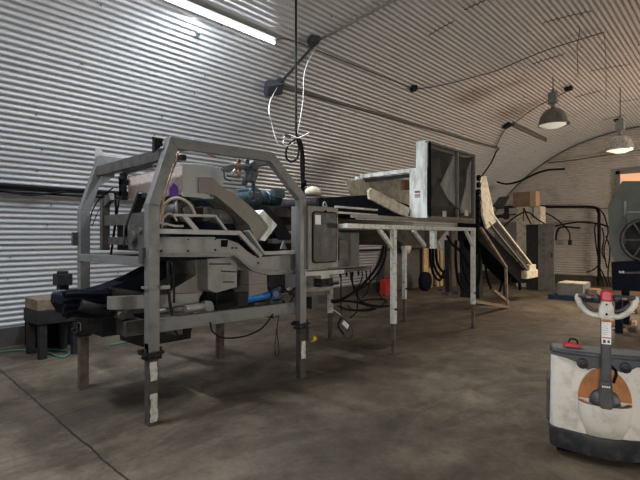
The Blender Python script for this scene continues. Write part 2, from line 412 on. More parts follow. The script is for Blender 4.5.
MB().box((-5.11, 2.35, 0.70), (-3.89, 2.42, 0.76)).build('lower_cross_beam', M_mid, sm, 0.003)
# splice blocks and lugs on the frame
for p in ((-3.79, 2.055, 1.44), (-5.21, 2.045, 1.58)):
    MB().box((p[0]-0.06, p[1]-0.085, p[2]-0.07), (p[0]-0.015, p[1]-0.02, p[2]+0.07)).build('bracket', M_mid, sm)
MB().box((-3.845, 1.99, 1.16), (-3.735, 2.14, 1.18)).box((-3.73, 2.10, 1.155), (-3.70, 2.18, 1.185)).build('bracket', M_frame_lt, sm)
g = MB().prism([(2.16, 2.10), (2.20, 2.56), (2.26, 2.56), (2.42, 2.30), (2.34, 2.22)], 'x', -5.262, -5.252); lab(g.build('gusset_plate', M_light, sm), 'pale galvanised corner plate')
MB().box((-5.25, 2.25, 2.39), (-5.24, 2.62, 2.50)).build('gusset_plate', M_light, sm)
b = MB()
for i in range(4): b.box((-3.88, 2.11+i*0.022, 2.34+i*0.02), (-3.84, 2.122+i*0.022, 2.47))
b.cyl((-3.86, 2.10, 2.46), (-3.86, 2.20, 2.46), 0.014, n=8).build('cable_clamp', M_dark, sm)
MB().tube([(-4.3, 2.35, 2.30), (-4.3, 3.4, 2.28)], 0.018, 8).build('support_rod', M_conddk, sm)
# shiny box at the left
tr = MB().box((-5.05, 2.46, 2.00), (-3.96, 2.75, 2.27)).build('polished_trough', M_shiny, sm, 0.01)
lab(MB().box((-3.958, 2.45, 1.98), (-3.945, 2.76, 2.29)).build('end_sheet', mat('smooth_pale_sheet', (0.34, 0.345, 0.34), 0.5, 0.1, (0.31, 0.31, 0.31), 0.2, 2, rvar=0.03), tr), 'plain pale sheet closing the end of the trough')
MB().bar((-5.1, 2.44, 2.31), (-3.9, 2.44, 2.34), 0.05, 0.05).bar((-5.1, 2.40, 2.24), (-4.98, 2.40, 2.24), 0.04, 0.04).build('trough_rail', M_dark, sm)
b = MB().cyl((-5.06, 2.38, 2.20), (-5.06, 2.50, 2.20), 0.035, n=12).cyl((-5.06, 2.38, 2.07), (-5.06, 2.5, 2.07), 0.03, n=12).cyl((-5.10, 2.42, 2.28), (-5.02, 2.42, 2.28), 0.03, n=12).box((-5.09, 2.38, 2.0), (-5.03, 2.44, 2.22))
b.build('valve', M_dark, sm)
MB().tube(LY(2.35, (115, 195), (116, 215), (113, 240), (110, 262)), 0.014, 6, False, 4).tube(LY(2.35, (119, 200), (117, 222), (124, 250)), 0.010, 6, False, 4).build('hose', M_cable, sm)
MB().tube(LY(2.3, (113, 188), (100, 198), (92, 212), (89, 228)), 0.007, 6, False, 4).tube(LY(2.3, (110, 194), (100, 208), (92, 226)), 0.005, 6, False, 4).build('hose', M_cable, sm)
# inner left side machinery: dark plate work behind the front frame
b = MB().box((-5.10, 2.18, 1.46), (-5.04, 2.26, 1.98)).bar((-5.07, 2.22, 1.95), (-4.9, 2.22, 2.02), 0.05, 0.08)
b.box((-5.04, 2.20, 1.72), (-4.15, 2.26, 1.83)).box((-5.04, 2.24, 1.52), (-4.2, 2.30, 1.60)).build('inner_frame', M_mid, sm)
b = MB().box((-5.0, 2.32, 1.46), (-4.0, 2.36, 1.78)); b.build('backing_plate', M_dark, sm)
MB().bar((-4.62, 2.24, 1.62), (-4.30, 2.24, 2.02), 0.03, 0.09, (0,1,0)).bar((-4.34, 2.24, 2.0), (-4.0, 2.24, 1.97), 0.03, 0.04).build('diagonal_arm', M_dark, sm)
b = MB().box((-4.42, 2.16, 1.48), (-4.10, 2.30, 1.72)).cyl((-4.3, 2.12, 1.6), (-4.3, 2.2, 1.6), 0.06, n=14).cyl((-4.18, 2.14, 1.66), (-4.18, 2.22, 1.66), 0.03, n=10)
b.build('gearbox', M_mid, sm)
for i in range(4): MB().cyl((-4.55+i*0.09, 2.18, 1.50+0.03*(i % 2)), (-4.55+i*0.09, 2.18, 1.72), 0.008, n=6).build('wire', M_cable2, sm)
# sheet hood and long bent chute
XH = -4.28
b = MB().prism(yz(XH, (181, 163), (205, 164), (222, 168), (227, 176), (222, 186), (181, 186)), 'x', XH-0.25, XH)
lab(b.build('hood_panel', M_light, sm, 0.004), 'pale sheet hood behind the front frame')
XC = -3.925
ch = MB().prism(yz(XC, (199, 177), (212, 177), (222, 186), (241, 198), (258, 213), (268, 228), (259, 240), (255, 240), (249, 225), (232, 209), (216, 196), (205, 193), (199, 193)), 'x', XC-0.25, XC)
ch = ch.build('chute', M_tan, sm, 0.004)
lab(MB().prism(yz(XC, (258, 214), (262, 210), (276, 225), (264, 241), (259, 240), (268, 227)), 'x', XC-0.27, XC+0.02).build('chute_lip', M_white, ch), 'bright folded lip at the end of the chute')
lab(MB().prism(yz(XC-0.05, (199, 196), (215, 196), (213, 199), (202, 199)), 'x', XC-0.25, XC-0.05).build('chute_liner', mat('green_liner', (0.10, 0.34, 0.26), 0.4), ch), 'pale green liner under the chute')
# dark interior behind the chute
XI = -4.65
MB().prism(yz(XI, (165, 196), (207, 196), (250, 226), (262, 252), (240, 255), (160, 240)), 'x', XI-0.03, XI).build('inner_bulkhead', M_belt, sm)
b = MB().cyl((-4.55, 2.62, 1.86), (-4.15, 2.62, 1.86), 0.11, n=20).cyl((-4.15, 2.62, 1.86), (-4.11, 2.62, 1.86), 0.05, n=14)
lab(b.build('drum', M_mid, sm), 'round steel drum inside the hose loop')
b = MB().cyl((-4.4, 2.85, 1.84), (-4.10, 2.85, 1.84), 0.075, n=16).box((-4.2, 2.75, 1.76), (-4.05, 2.80, 1.90)).box((-4.25, 2.95, 1.74), (-4.05, 3.12, 1.88))
b.build('bearing', M_mid, sm)
MB().lathe([(0.0, -0.13), (0.06, -0.12), (0.085, -0.05), (0.085, 0.06), (0.06, 0.12), (0.0, 0.13)], (-4.12, 3.0, 1.82), 18, 'y').build('plastic_bowl', M_clear, sm)
# tan hoses
MB().tube(LX(-3.88, (162, 225), (162, 214), (166, 203), (175, 198), (184, 200), (191, 206), (195, 214)), 0.013, 8, False, 6).build('hose', M_hose, sm)
MB().tube(LX(-3.88, (163, 226), (163, 219), (168, 214), (173, 215), (177, 221)), 0.010, 8, False, 6).build('hose', M_hose, sm)
MB().tube(LX(-3.87, (178, 152), (175, 165), (169, 180), (165, 195), (162, 210), (162, 232)), 0.009, 6, False, 4).build('hose', M_copper, sm)
MB().tube(LX(-3.87, (181, 151), (190, 150), (205, 153), (216, 157)), 0.009, 6, False, 4).build('hose', M_copper, sm)
MB().prism(yz(-3.91, (170, 188), (174, 183), (178, 187), (179, 197), (175, 203), (170, 195)), 'x', -3.935, -3.91).build('cloth', M_purple, sm)
MB().tube(LX(-3.96, (176, 200), (177, 214)), 0.012, 8).build('spray_nozzle', M_light, sm)
# guard frame with windows over the conveyor side
XG = -3.86
gd = MB().mitre(yz(XG, (156, 231), (240, 233), (262, 256)), 0.045, 'x', XG-0.03, XG)
gd.mitre(yz(XG, (173, 215), (216, 216), (228, 232)), 0.025, 'x', XG-0.03, XG)
gd.mitre(yz(XG, (184, 215), (198, 231)), 0.045, 'x', XG-0.028, XG-0.002).mitre(yz(XG, (157, 222), (176, 226), (184, 226)), 0.02, 'x', XG-0.03, XG-0.002)
lab(gd.build('guard_rail', M_light, sm, 0.002), 'pale guard rail with open windows')
# side channel: straight, curved drop, straight
XS = -3.88
b = MB().prism(yz(XS, (157, 239), (213, 239), (226, 239), (238, 243), (246, 250), (254, 256), (262, 257), (299, 254), (299, 274), (268, 275), (252, 271), (240, 262), (233, 257), (157, 257)), 'x', XS-0.02, XS)
sp = b.build('side_plate', M_frame_lt, sm, 0.002)
b = MB().mitre(yz(XS, (157, 254), (233, 254), (250, 269), (299, 272)), 0.028, 'x', XS-0.02, XS+0.035)
b.mitre(yz(XS, (157, 238), (214, 238)), 0.018, 'x', XS-0.02, XS+0.02).build('flange', M_frame, sp)
b = MB().mitre(yz(XS, (246, 231), (262, 254)), 0.022, 'x', XS-0.05, XS+0.05).mitre(yz(XS, (262, 253), (299, 252)), 0.035, 'x', XS-0.05, XS+0.05)
lab(b.build('rim', M_light, sp), 'bright upper rim of the side plate')
b = MB()
for q in ((188, 239), (215, 239), (188, 251), (161, 251), (215, 250), (232, 248), (236, 248), (257, 257), (258, 263), (243, 245)):
    p = PX(XS, *q); b.cyl(p, p+Vector((0.012, 0, 0)), 0.009, n=8)
b.build('bolt_heads', M_dark, sp)
MB().prism(yz(XS, (221, 240), (228, 240), (227, 247), (221, 247)), 'x', XS, XS+0.004).build('access_hole', M_black, sp)
# cross member under: right part box, dark recess
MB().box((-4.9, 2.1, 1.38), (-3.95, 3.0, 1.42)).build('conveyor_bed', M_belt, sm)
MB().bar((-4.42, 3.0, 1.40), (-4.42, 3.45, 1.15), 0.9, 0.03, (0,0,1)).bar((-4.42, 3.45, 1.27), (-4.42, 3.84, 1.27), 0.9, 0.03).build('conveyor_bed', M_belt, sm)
MB().prism(yz(-3.98, (281, 249), (284, 241), (287, 249)), 'x', -4.0, -3.98).build('guide_tab', M_frame_lt, sm)
# slate blue gearmotor on the upper right
gm = MB().cyl((-4.75, 3.77, 2.09), (-4.45, 3.77, 2.09), 0.115, n=20).cyl((-4.45, 3.77, 2.09), (-4.42, 3.77, 2.09), 0.06, n=14).box((-4.72, 3.67, 1.98), (-4.46, 3.87, 2.18))
gm.cyl((-4.6, 3.78, 2.17), (-4.6, 3.78, 2.24), 0.04, n=12)
gm = lab(gm.build('gearmotor', M_teal, sm, 0.006), 'slate blue gear unit')
b = MB().cyl((-4.58, 3.84, 2.09), (-4.58, 4.02, 2.10), 0.09, n=18).cyl((-4.58, 4.02, 2.10), (-4.58, 4.26, 2.10), 0.09, n=18)
for i in range(8): b.cyl((-4.58, 4.05+i*0.028, 2.10), (-4.58, 4.058+i*0.028, 2.10), 0.097, n=18)
lab(b.build('motor', M_teal, gm), 'finned motor body')
MB().box((-4.50, 4.06, 2.10), (-4.43, 4.24, 2.2)).build('terminal_box', M_teal, gm)
# wheel and dark machinery beneath gearmotor
b = MB().lathe([(0.06, -0.03), (0.09, -0.03), (0.09, 0.03), (0.06, 0.03), (0.06, -0.03)], (-4.48, 3.80, 1.88), 22, 'x').bar((-4.48, 3.72, 1.88), (-4.48, 3.88, 1.88), 0.02, 0.03)
lab(b.build('pulley', M_tan, sm), 'pale round pulley under the gearmotor')
MB().prism(yz(-4.5, (240, 205), (262, 205), (280, 222), (290, 240), (276, 240), (262, 220)), 'x', -4.56, -4.44).build('drive_guard', M_dark, sm)
MB().box((-4.95, 3.55, 1.86), (-4.5, 4.55, 1.98)).box((-4.62, 4.0, 1.70), (-4.52, 4.6, 1.76)).build('motor_mount', M_mid, sm)
b = MB().box((-4.55, 4.05, 1.52), (-4.45, 4.5, 1.58)).box((-4.55, 3.9, 1.64), (-4.48, 4.5, 1.68)).bar((-4.5, 4.0, 1.9), (-4.5, 4.25, 1.55), 0.04, 0.05)
b.build('mid_rail', M_light, sm)
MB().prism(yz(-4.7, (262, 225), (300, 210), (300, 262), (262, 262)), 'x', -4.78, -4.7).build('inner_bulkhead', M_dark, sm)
# valve cluster hung from the top chord
b = MB().cyl((-3.86, 3.14, 2.30), (-3.86, 3.14, 2.40), 0.035, n=10).bar((-3.86, 3.20, 2.38), (-3.86, 3.26, 2.30), 0.07, 0.07).bar((-3.86, 3.26, 2.30), (-3.86, 3.21, 2.18), 0.07, 0.06).cyl((-3.86, 3.12, 2.14), (-3.86, 3.16, 2.30), 0.03, n=10).cyl((-3.86, 3.24, 1.98), (-3.86, 3.24, 2.16), 0.02, n=10).cyl((-3.86, 3.20, 2.04), (-3.86, 3.30, 2.04), 0.035, n=10)
b.build('air_valve', M_jb, sm)
MB().tube(LX(-3.84, (221, 168), (224, 172), (225, 178), (231, 181)), 0.010, 6, False, 4).build('hose', M_jb, sm)
MB().cyl((-3.83, 3.0, 2.3), (-3.83, 3.03, 2.38), 0.022, n=10).cyl((-3.83, 3.02, 2.20), (-3.83, 3.04, 2.30), 0.018, n=10).build('copper_elbow', M_copper, sm)
MB().cyl((-3.83, 2.92, 2.33), (-3.83, 3.16, 2.34), 0.012, n=8).cyl((-3.83, 2.93, 2.22), (-3.83, 2.98, 2.27), 0.02, n=8).build('pipe_fitting', M_light, sm)
lab(MB().prism(yz(-4.1, (228, 190), (237, 190), (236, 198), (231, 200)), 'x', -4.14, -4.1).build('funnel', M_light, sm), 'small pale funnel above the chute')
# hanging boxes below the side channel
b = MB().prism(yz(-3.93, (208, 259), (233, 257), (237, 262), (237, 287), (216, 293), (208, 290)), 'x', -4.25, -3.93); bx1 = b.build('bin', M_frame_lt, sm, 0.003)
b = MB()
for q in ((209, 264, 231, 264), (221, 271, 236, 272), (223, 282, 234, 282)):
    p0, p1 = PX(-3.93, q[0], q[1]), PX(-3.93, q[2], q[3]); b.bar(p0+Vector((0.002, 0, 0)), p1+Vector((0.002, 0, 0)), 0.004, 0.012)
b.build('slots', M_dark, bx1)
lab(MB().prism(yz(-3.95, (237, 257), (249, 268), (249, 270), (237, 270)), 'x', -3.97, -3.95).build('bent_strap', M_tan, sm), 'tan strap below the side plate')
b = MB().prism(yz(-3.90, (249, 267), (267, 266), (267, 283), (249, 285)), 'x', -4.2, -3.90).prism(yz(-3.91, (249, 285), (267, 283), (268, 292), (249, 297)), 'x', -4.18, -3.91)
lab(b.build('bin', M_tan, sm, 0.003), 'tan folded box over the blue roller')
lab(MB().cyl(PX(-3.95, 246, 299), PX(-3.95, 268, 295), 0.043, n=18).build('roller', M_blue, sm), 'bright blue rubber roller')
b = MB().box(PX(-3.95, 236, 293)-Vector((0.05, 0, 0)), PX(-3.95, 246, 305)+Vector((0.03, 0, 0))); b.cyl(PX(-3.91, 241, 299), PX(-3.88, 241, 299), 0.035, n=14)
b.build('roller_bearing', M_dark, sm)
lab(MB().box(PX(-3.95, 272, 288)-Vector((0.1, 0, 0)), PX(-3.95, 281, 300)).cyl(PX(-3.94, 276, 294), PX(-3.89, 276, 294), 0.035, n=14).build('roller_motor', M_bmot, sm), 'small dark blue motor')
MB().box(PX(-4.3, 268, 262)-Vector((0.3, 0, 0)), PX(-4.3, 297, 292)).build('inner_box', M_mid, sm)
MB().box(PX(-4.1, 238, 268)-Vector((0.3, 0, 0)), PX(-4.1, 250, 292)).build('inner_box', M_belt, sm)
MB().box(PX(-4.15, 216, 293)-Vector((0.3, 0, 0)), PX(-4.15, 240, 306)).build('inner_box', M_dark, sm)
b = MB().box(PX(-3.95, 270, 300)-Vector((0.3, 0, 0)), PX(-3.95, 285, 310)).box(PX(-4.0, 255, 303)-Vector((0.3, 0, 0)), PX(-4.0, 268, 314)); b.build('mounting_block', M_mid, sm)
# tapered tan hopper side and pale belt guard
b = MB().prism(yz(-4.05, (195, 259), (208, 259), (207, 285), (198, 300), (158, 300), (175, 288), (196, 275)), 'x', -4.5, -4.05); b.build('hopper_side', M_tan, sm)
b = MB().prism(yz(-4.0, (110, 297), (198, 293), (199, 306), (158, 308), (110, 310)), 'x', -4.06, -4.0); lab(b.build('belt_guard', M_frame_lt, sm, 0.003), 'pale guard strip under the black hopper')
b = MB().tube(LX(-3.97, (158, 312), (206, 306)), 0.028, 10); b.build('guide_tube', M_tan, sm)
MB().tube(LX(-3.93, (185, 309), (205, 306)), 0.036, 12).build('wrapped_tube', M_light, sm)
b = MB().cyl(PX(-3.9, 209, 306)-Vector((0.08, 0, 0)), PX(-3.9, 209, 306), 0.05, n=16).box(PX(-3.95, 208, 306)-Vector((0.03, 0, 0)), PX(-3.95, 214, 318)).box(PX(-3.95, 194, 312)-Vector((0.05, 0, 0)), PX(-3.95, 198, 322))
b.build('end_bearing', M_frame_lt, sm)
MB().tube(LX(-3.9, (168, 262), (169, 292), (172, 315), (177, 335)), 0.014, 8, False, 5).tube(LX(-3.9, (172, 262), (174, 290), (174, 303)), 0.011, 8, False, 4).build('hose', M_dark, sm)
# hanging cables below
MB().tube(LX(-3.8, (273, 314), (262, 328), (245, 336), (225, 338), (213, 332), (210, 322)), 0.008, 6, False, 5).build('hanging_cable', M_cable, sm)
MB().tube(LX(-3.8, (279, 315), (276, 335), (275, 352), (277, 356), (279, 350), (277, 330), (279, 315)), 0.005, 6, False, 5).build('hanging_cable', M_cable, sm)
for i, q in enumerate(([(283, 300), (288, 306), (294, 296), (299, 297)], [(281, 306), (287, 311), (296, 303)], [(270, 290), (280, 286), (289, 292), (295, 288)])):
    MB().tube(LX(-3.85, *q), 0.009, 6, False, 5).build('hanging_cable', M_cable, sm)
lab(MB().tube(LX(-3.88, (286, 292), (290, 289), (294, 292)), 0.022, 8, False, 3).build('pipe_elbow', M_tan, sm), 'small tan pipe elbow')
# control cabinet at the right end
cx = thing  # alias kept local
b = MB().box((-4.00, 3.93, 1.23), (-3.72, 4.46, 1.955)); cab = lab(b.build('control_cabinet', M_tan, sm, 0.006), 'tan steel control cabinet with dark window')
def rrect(y0, y1, z0, z1, r, n=5):
    P = []
    for cy_, cz_, a0 in ((y1-r, z1-r, 0), (y0+r, z1-r, 90), (y0+r, z0+r, 180), (y1-r, z0+r, 270)):
        for i in range(n+1):
            a = math.radians(a0+90*i/n); P.append((cy_+r*math.cos(a), cz_+r*math.sin(a)))
    return P
b = MB().prism(rrect(3.99, 4.425, 1.295, 1.90, 0.05), 'x', -3.72, -3.712); lab(b.build('window_seal', M_black, cab), 'black rubber window seal')
b = MB().prism(rrect(4.005, 4.41, 1.31, 1.885, 0.04), 'x', -3.712, -3.708); lab(b.build('window_pane', M_smoke, cab), 'dusty smoked window')
lb = MB().box((-3.708, 4.03, 1.745), (-3.705, 4.125, 1.855)).build('sticker', M_paper, cab)
b = MB()
b.cyl((-3.80, 4.30, 1.95), (-3.80, 4.30, 1.975), 0.02, n=10).tube([(-3.8, 4.27, 1.96), (-3.8, 4.28, 2.01), (-3.8, 4.31, 2.02), (-3.8, 4.34, 1.96)], 0.008, 6, False, 4); b.build('lifting_eye', M_light, cab)
MB().cyl((-3.72, 4.22, 1.905), (-3.705, 4.22, 1.905), 0.012, n=10).build('lock', M_black, cab)
MB().bar((-3.80, 3.90, 1.18), (-3.80, 4.60, 1.17), 0.12, 0.05).build('cabinet_shelf', M_light, sm)
b = MB().prism(yz(-3.85, (306, 270), (332, 272), (332, 289), (322, 291), (306, 292)), 'x', -4.2, -3.85); b.build('lower_box', M_tan, sm)
MB().box(PX(-3.9, 306, 291)-Vector((0.3, 0, 0)), PX(-3.9, 330, 294)).box(PX(-3.95, 312, 294)-Vector((0.1, 0, 0)), PX(-3.95, 318, 308)).build('bracket', M_mid, sm)
b = MB().box(PX(-3.75, 321, 271)-Vector((0.1, 0, 0)), PX(-3.75, 330, 279)); b.build('switch_body', M_light, sm, 0.004)
b = MB().box(PX(-3.74, 321, 279)-Vector((0.12, 0, 0)), PX(-3.74, 333, 286)).cyl(PX(-3.70, 328, 282), PX(-3.66, 330, 282), 0.03, n=12).cyl(PX(-3.72, 331, 284), PX(-3.72, 338, 283), 0.02, n=10).cyl(PX(-3.72, 314, 284), PX(-3.72, 321, 284), 0.008, n=8)
b.build('limit_switch', M_dark, sm)
# emergency stop at the front right leg
b = MB().box((-3.765, 3.92, 0.42), (-3.70, 3.99, 0.56)); b.build('switch_bracket', M_mid, sm)
es = MB().cyl((-3.72, 3.985, 0.43), (-3.72, 4.03, 0.43), 0.034, n=16).build('stop_switch', M_yel, sm)
lab(MB().cyl((-3.72, 4.03, 0.43), (-3.72, 4.055, 0.43), 0.026, n=16).build('stop_button', M_red, es), 'red mushroom button')

# ------------------------------------------------------------------ black feed conveyor under and left of the machine
fc = thing('feed_conveyor', (-4.75, 1.95, 0), 'black rubber web conveyor sloping under the grey sorting machine at left', 'conveyor')
XF = -4.45
b = MB().prism(yz(XF, (63, 296), (75, 293), (94, 292), (114, 286), (136, 277), (157, 266), (168, 262), (197, 262), (197, 274), (176, 287), (158, 296), (112, 300), (110, 312), (85, 318), (68, 315), (62, 304)), 'x', XF-0.28, XF)
b.build('hopper_body', M_belt, fc)
b = MB()
for i in range(13):
    y_ = 291.5+i*2.0; x_ = XF+0.05+0.03*math.sin(i*2.1)
    b.tube(LX(x_, (62.5+3*math.sin(i*1.7)**2, y_+1.5), (76, y_-0.6+math.sin(i)*0.8), (92, y_+0.4), (111, y_-0.5+math.sin(i*2))), 0.020, 6, False, 4)
b.build('belt_flaps', M_belt, fc)
MB().prism(yz(XF+0.02, (110, 287), (128, 290), (158, 294), (158, 298), (110, 298)), 'x', XF, XF+0.02).build('skirt', M_mid, fc)
b = MB().tube(LX(-4.35, (80, 305), (95, 309), (110, 310)), 0.05, 12)
b.build('end_roller', M_dark, fc)
b = MB().bar((-4.95, 1.75, 0.95), (-4.95, 2.9, 0.62), 0.05, 0.09).bar((-4.5, 1.75, 0.95), (-4.5, 2.9, 0.62), 0.05, 0.09).box((-4.98, 1.80, 0.80), (-4.47, 1.86, 0.90)).box((-4.98, 2.80, 0.58), (-4.47, 2.86, 0.66))
b.build('support_frame', M_dark, fc)
for y_ in (2.2, 2.75): MB().box((-5.02, y_-0.02, 0.74), (-4.98, y_+0.02, 0.95)).build('hanger', M_dark, fc)
MB().box((-5.0, 1.95, 0.66), (-4.5, 2.5, 0.84)).build('drive_housing', M_dark, fc)
MB().box((-5.0, 2.35, 0.50), (-4.5, 2.9, 0.66)).build('drive_housing', M_dark, fc)
b = MB().cyl(PX(-4.3, 123, 316)-Vector((0.12, 0, 0)), PX(-4.3, 123, 316), 0.04, n=14).box(PX(-4.3, 127, 310)-Vector((0.1, 0, 0)), PX(-4.3, 134, 318)).box(PX(-4.25, 126, 322)-Vector((0.2, 0, 0)), PX(-4.25, 145, 334)).build('belt_tensioner', M_mid, fc)
b = MB().box((-5.93, 2.00, 1.05), (-5.77, 2.16, 1.18)).box((-5.90, 2.03, 0.82), (-5.80, 2.13, 1.05)).cyl((-5.85, 2.08, 1.18), (-5.85, 2.08, 1.21), 0.06, n=12)
b.build('drive_motor', M_dark, fc, 0.005)
b = MB().box((-5.85, 1.97, 0.90), (-4.75, 2.07, 1.00)); b.build('drive_arm', M_frame, fc)

# ------------------------------------------------------------------ bench with wooden box, far left
bn = thing('steel_bench', (-7.1, 2.4, 0), 'dark grey low bench at far left against the corrugated wall', 'bench')
MB().box((-7.40, 2.13, 0.455), (-6.83, 2.68, 0.63)).build('bench_top', M_dark, bn, 0.006)
for p in ((-7.34, 2.20), (-6.89, 2.20), (-7.34, 2.61), (-6.89, 2.61)):
    MB().box((p[0]-0.045, p[1]-0.045, 0), (p[0]+0.045, p[1]+0.045, 0.455)).build('leg', M_dark, bn)
b = MB().box((-7.38, 2.14, 0.632), (-6.88, 2.46, 0.775))
b = b.build('wooden_box', M_wood, None, 0.006); tag(b, 'brown wooden box sitting on the dark bench at far left', 'box')
b = MB().box((-7.95, 2.3, 0), (-7.5, 2.8, 0.4)).build('equipment_case', M_black, None, 0.01); tag(b, 'black case on the floor behind the dark bench at far left', 'case')

# ------------------------------------------------------------------ white stand
st = thing('steel_stand', (-4.2, 6.6, 0), 'tall chipped white steel stand carrying the mesh sided hood', 'stand')
def post(x, y, full=True):
    l = MB().box((x-0.034, y-0.034, 0.42), (x+0.034, y+0.034, 1.72)).build('leg', M_stand, st, 0.004)
    lab(MB().box((x-0.025, y-0.025, 0), (x+0.025, y+0.025, 0.5)).box((x-0.06, y-0.06, 0), (x+0.06, y+0.06, 0.012)).build('leg_foot', M_rust, l), 'rusty telescopic foot')
    MB().cyl((x+0.04, y-0.02, 0.62), (x+0.075, y-0.02, 0.62), 0.016, n=8).build('bolt', M_dark, l)
for p in ((-3.60, 5.49), (-3.60, 8.01), (-4.85, 5.62), (-4.87, 7.80)): post(*p)
b = MB().box((-3.635, 4.45, 1.705), (-3.565, 8.045, 1.762)); b.build('top_beam', M_stand, st, 0.004)
b = MB().box((-4.90, 4.45, 1.705), (-4.83, 8.045, 1.762)); b.build('top_beam', M_stand, st, 0.004)
for y in (4.5, 5.49, 6.7, 8.01): MB().box((-4.83, y-0.03, 1.71), (-3.635, y+0.03, 1.76)).build('cross_beam', M_stand, st)
for a, c in (((-3.6, 5.12, 1.72), (-3.6, 5.46, 1.46)), ((-3.6, 7.72, 1.71), (-3.6, 7.99, 1.45)), ((-3.75, 6.25, 1.70), (-3.75, 6.6, 1.46)), ((-4.0, 7.3, 1.70), (-4.0, 7.6, 1.4))):
    MB().bar(a, c, 0.04, 0.055).build('brace', M_stand, st)
MB().box((-3.70, 6.66, 1.42), (-3.62, 6.74, 1.71)).build('short_post', M_stand, st)
b = MB().bar((-3.62, 4.6, 1.86), (-3.62, 8.1, 1.86), 0.05, 0.045).bar((-4.9, 4.6, 1.85), (-4.9, 8.1, 1.85), 0.08, 0.09); b.build('upper_rail', M_tan, st)
b = MB().prism([(5.6, 1.70), (7.4, 1.70), (7.0, 1.47), (6.1, 1.47)], 'x', -4.7, -3.8); lab(b.build('drip_tray', mat('brown_tray', (0.11, 0.085, 0.065), 0.7, 0.1, (0.06, 0.045, 0.03), 0.5, 6), st), 'brown tapered tray under the stand')
b = MB().box((-4.35, 4.75, 1.20), (-4.0, 5.25, 1.66)); ec = lab(b.build('electrical_box', mat('dark_grey_box', (0.085, 0.085, 0.08), 0.5, 0.2, (0.15, 0.145, 0.13), 0.4, 5), st, 0.006), 'grey electrical box under the stand')
b = MB().box((-4.0, 4.72, 1.30), (-3.92, 4.92, 1.56)).box((-4.05, 4.6, 1.14), (-3.9, 5.4, 1.18)).cyl((-4.0, 4.9, 1.1), (-4.0, 4.9, 1.16), 0.02, n=8); b.build('box_cover', M_mid, ec)
for i in range(4): MB().cyl((-3.97, 4.8+i*0.13, 1.08), (-3.97, 4.8+i*0.13, 1.15), 0.014, n=8).build('cable_gland', M_black, ec)
for i, (a, z) in enumerate(((4.45, 2.0), (4.45, 1.93))):
    MB().bar((-3.75, a, z-0.03), (-3.75, 5.3, z-0.035), 0.05, 0.025).build('light_rail', M_light, st)

# ------------------------------------------------------------------ black belt conveyor on the stand
bc = thing('belt_conveyor', (-4.4, 5.6, 1.9), 'black sided belt conveyor running along the top of the white stand', 'conveyor')
b = MB().prism([(4.35, 1.90), (6.38, 1.90), (6.38, 1.99), (5.80, 2.17), (5.5, 2.20), (4.35, 2.08)], 'x', -3.98, -3.94); b.build('side_wall', M_belt, bc)
b = MB().prism([(4.35, 1.90), (6.38, 1.90), (6.38, 1.99), (5.80, 2.17), (5.5, 2.20), (4.35, 2.08)], 'x', -4.98, -4.94); b.build('side_wall', M_belt, bc)
MB().bar((-4.46, 4.4, 2.02), (-4.46, 6.38, 1.98), 0.94, 0.05).build('belt', M_black, bc)
MB().cyl((-4.94, 4.45, 2.02), (-3.98, 4.45, 2.02), 0.08, n=16).build('roller', M_dark, bc)

# ------------------------------------------------------------------ hood / hopper with clear sheet sides
hh = thing('screened_hopper', (-4.2, 6.9, 1.9), 'white hopper hood with scratched clear side windows on the white stand', 'hopper')
b = MB().box((-3.79, 6.40, 1.89), (-3.60, 6.44, 3.04)).prism([(-3.90, 1.89), (-3.60, 1.89), (-3.60, 2.66), (-3.88, 2.66), (-3.90, 2.60)], 'y', 6.395, 6.44)
b.build('end_panel', M_white, hh, 0.003)
b = MB().box((-3.63, 6.40, 3.02), (-3.58, 8.06, 3.05)).box((-3.63, 6.40, 1.88), (-3.58, 8.06, 1.92)).box((-3.63, 7.38, 1.92), (-3.58, 7.42, 3.02)).box((-3.63, 8.03, 1.92), (-3.58, 8.06, 3.02)); b.build('window_frame', M_frame_lt, hh)
b = MB().box((-3.64, 6.43, 1.90), (-3.575, 6.48, 3.04)); lab(b.build('door_edge', M_black, hh), 'black seal at the near edge of the window')
for y0_, y1_ in ((6.48, 7.38), (7.42, 8.03)):
    MB().box((-3.605, y0_, 1.92), (-3.60, y1_, 3.02)).build('clear_sheet', M_curtain, hh)
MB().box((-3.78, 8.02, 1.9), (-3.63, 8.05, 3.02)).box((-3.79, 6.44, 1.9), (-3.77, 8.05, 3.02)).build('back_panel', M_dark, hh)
MB().box((-3.79, 6.40, 3.04), (-3.58, 8.06, 3.06)).build('top_panel', M_white, hh)
lab(MB().prism(yz(-3.63, (456, 153), (456, 206), (449, 199), (441, 184)), 'x', -3.65, -3.64).build('deflector', M_white, hh), 'pale triangular deflector behind the first window')
lab(MB().prism(yz(-3.63, (473, 157), (473, 213), (460, 213), (467, 186), (468, 170)), 'x', -3.65, -3.64).build('deflector', M_white, hh), 'pale deflector behind the second window')
MB().prism(yz(-3.70, (438, 178), (450, 206), (430, 206)), 'x', -3.71, -3.70).prism(yz(-3.72, (430, 160), (440, 158), (441, 178), (432, 188)), 'x', -3.73, -3.72).build('inner_plate', M_mid, hh)
for q in ((442.5, 211, 446, 217), (464.5, 210, 468, 216)):
    lab(MB().prism(yz(-3.60, (q[0], q[1]), (q[2], q[1]), (q[2], q[3]), (q[0], q[3])), 'x', -3.60, -3.594).build('sticker', M_cream, hh), 'small cream sticker')
b = MB().tube(LX(-3.58, (455, 216), (454, 211), (457, 208), (460, 211), (459, 216)), 0.010, 6, False, 4); b.build('handle', M_black, hh)
lb = MB().box(PY(6.39, 414.6, 191), PY(6.394, 420.2, 192.6)); lab(lb.build('warning_mark', M_red, hh), 'red warning strip on the white panel')
lb = MB()
for i in range(3): lb.box(PY(6.39, 414.6, 194.5+i*1.2), PY(6.394, 420.0, 194.8+i*1.2))
lb.build('warning_text', M_conddk, hh)
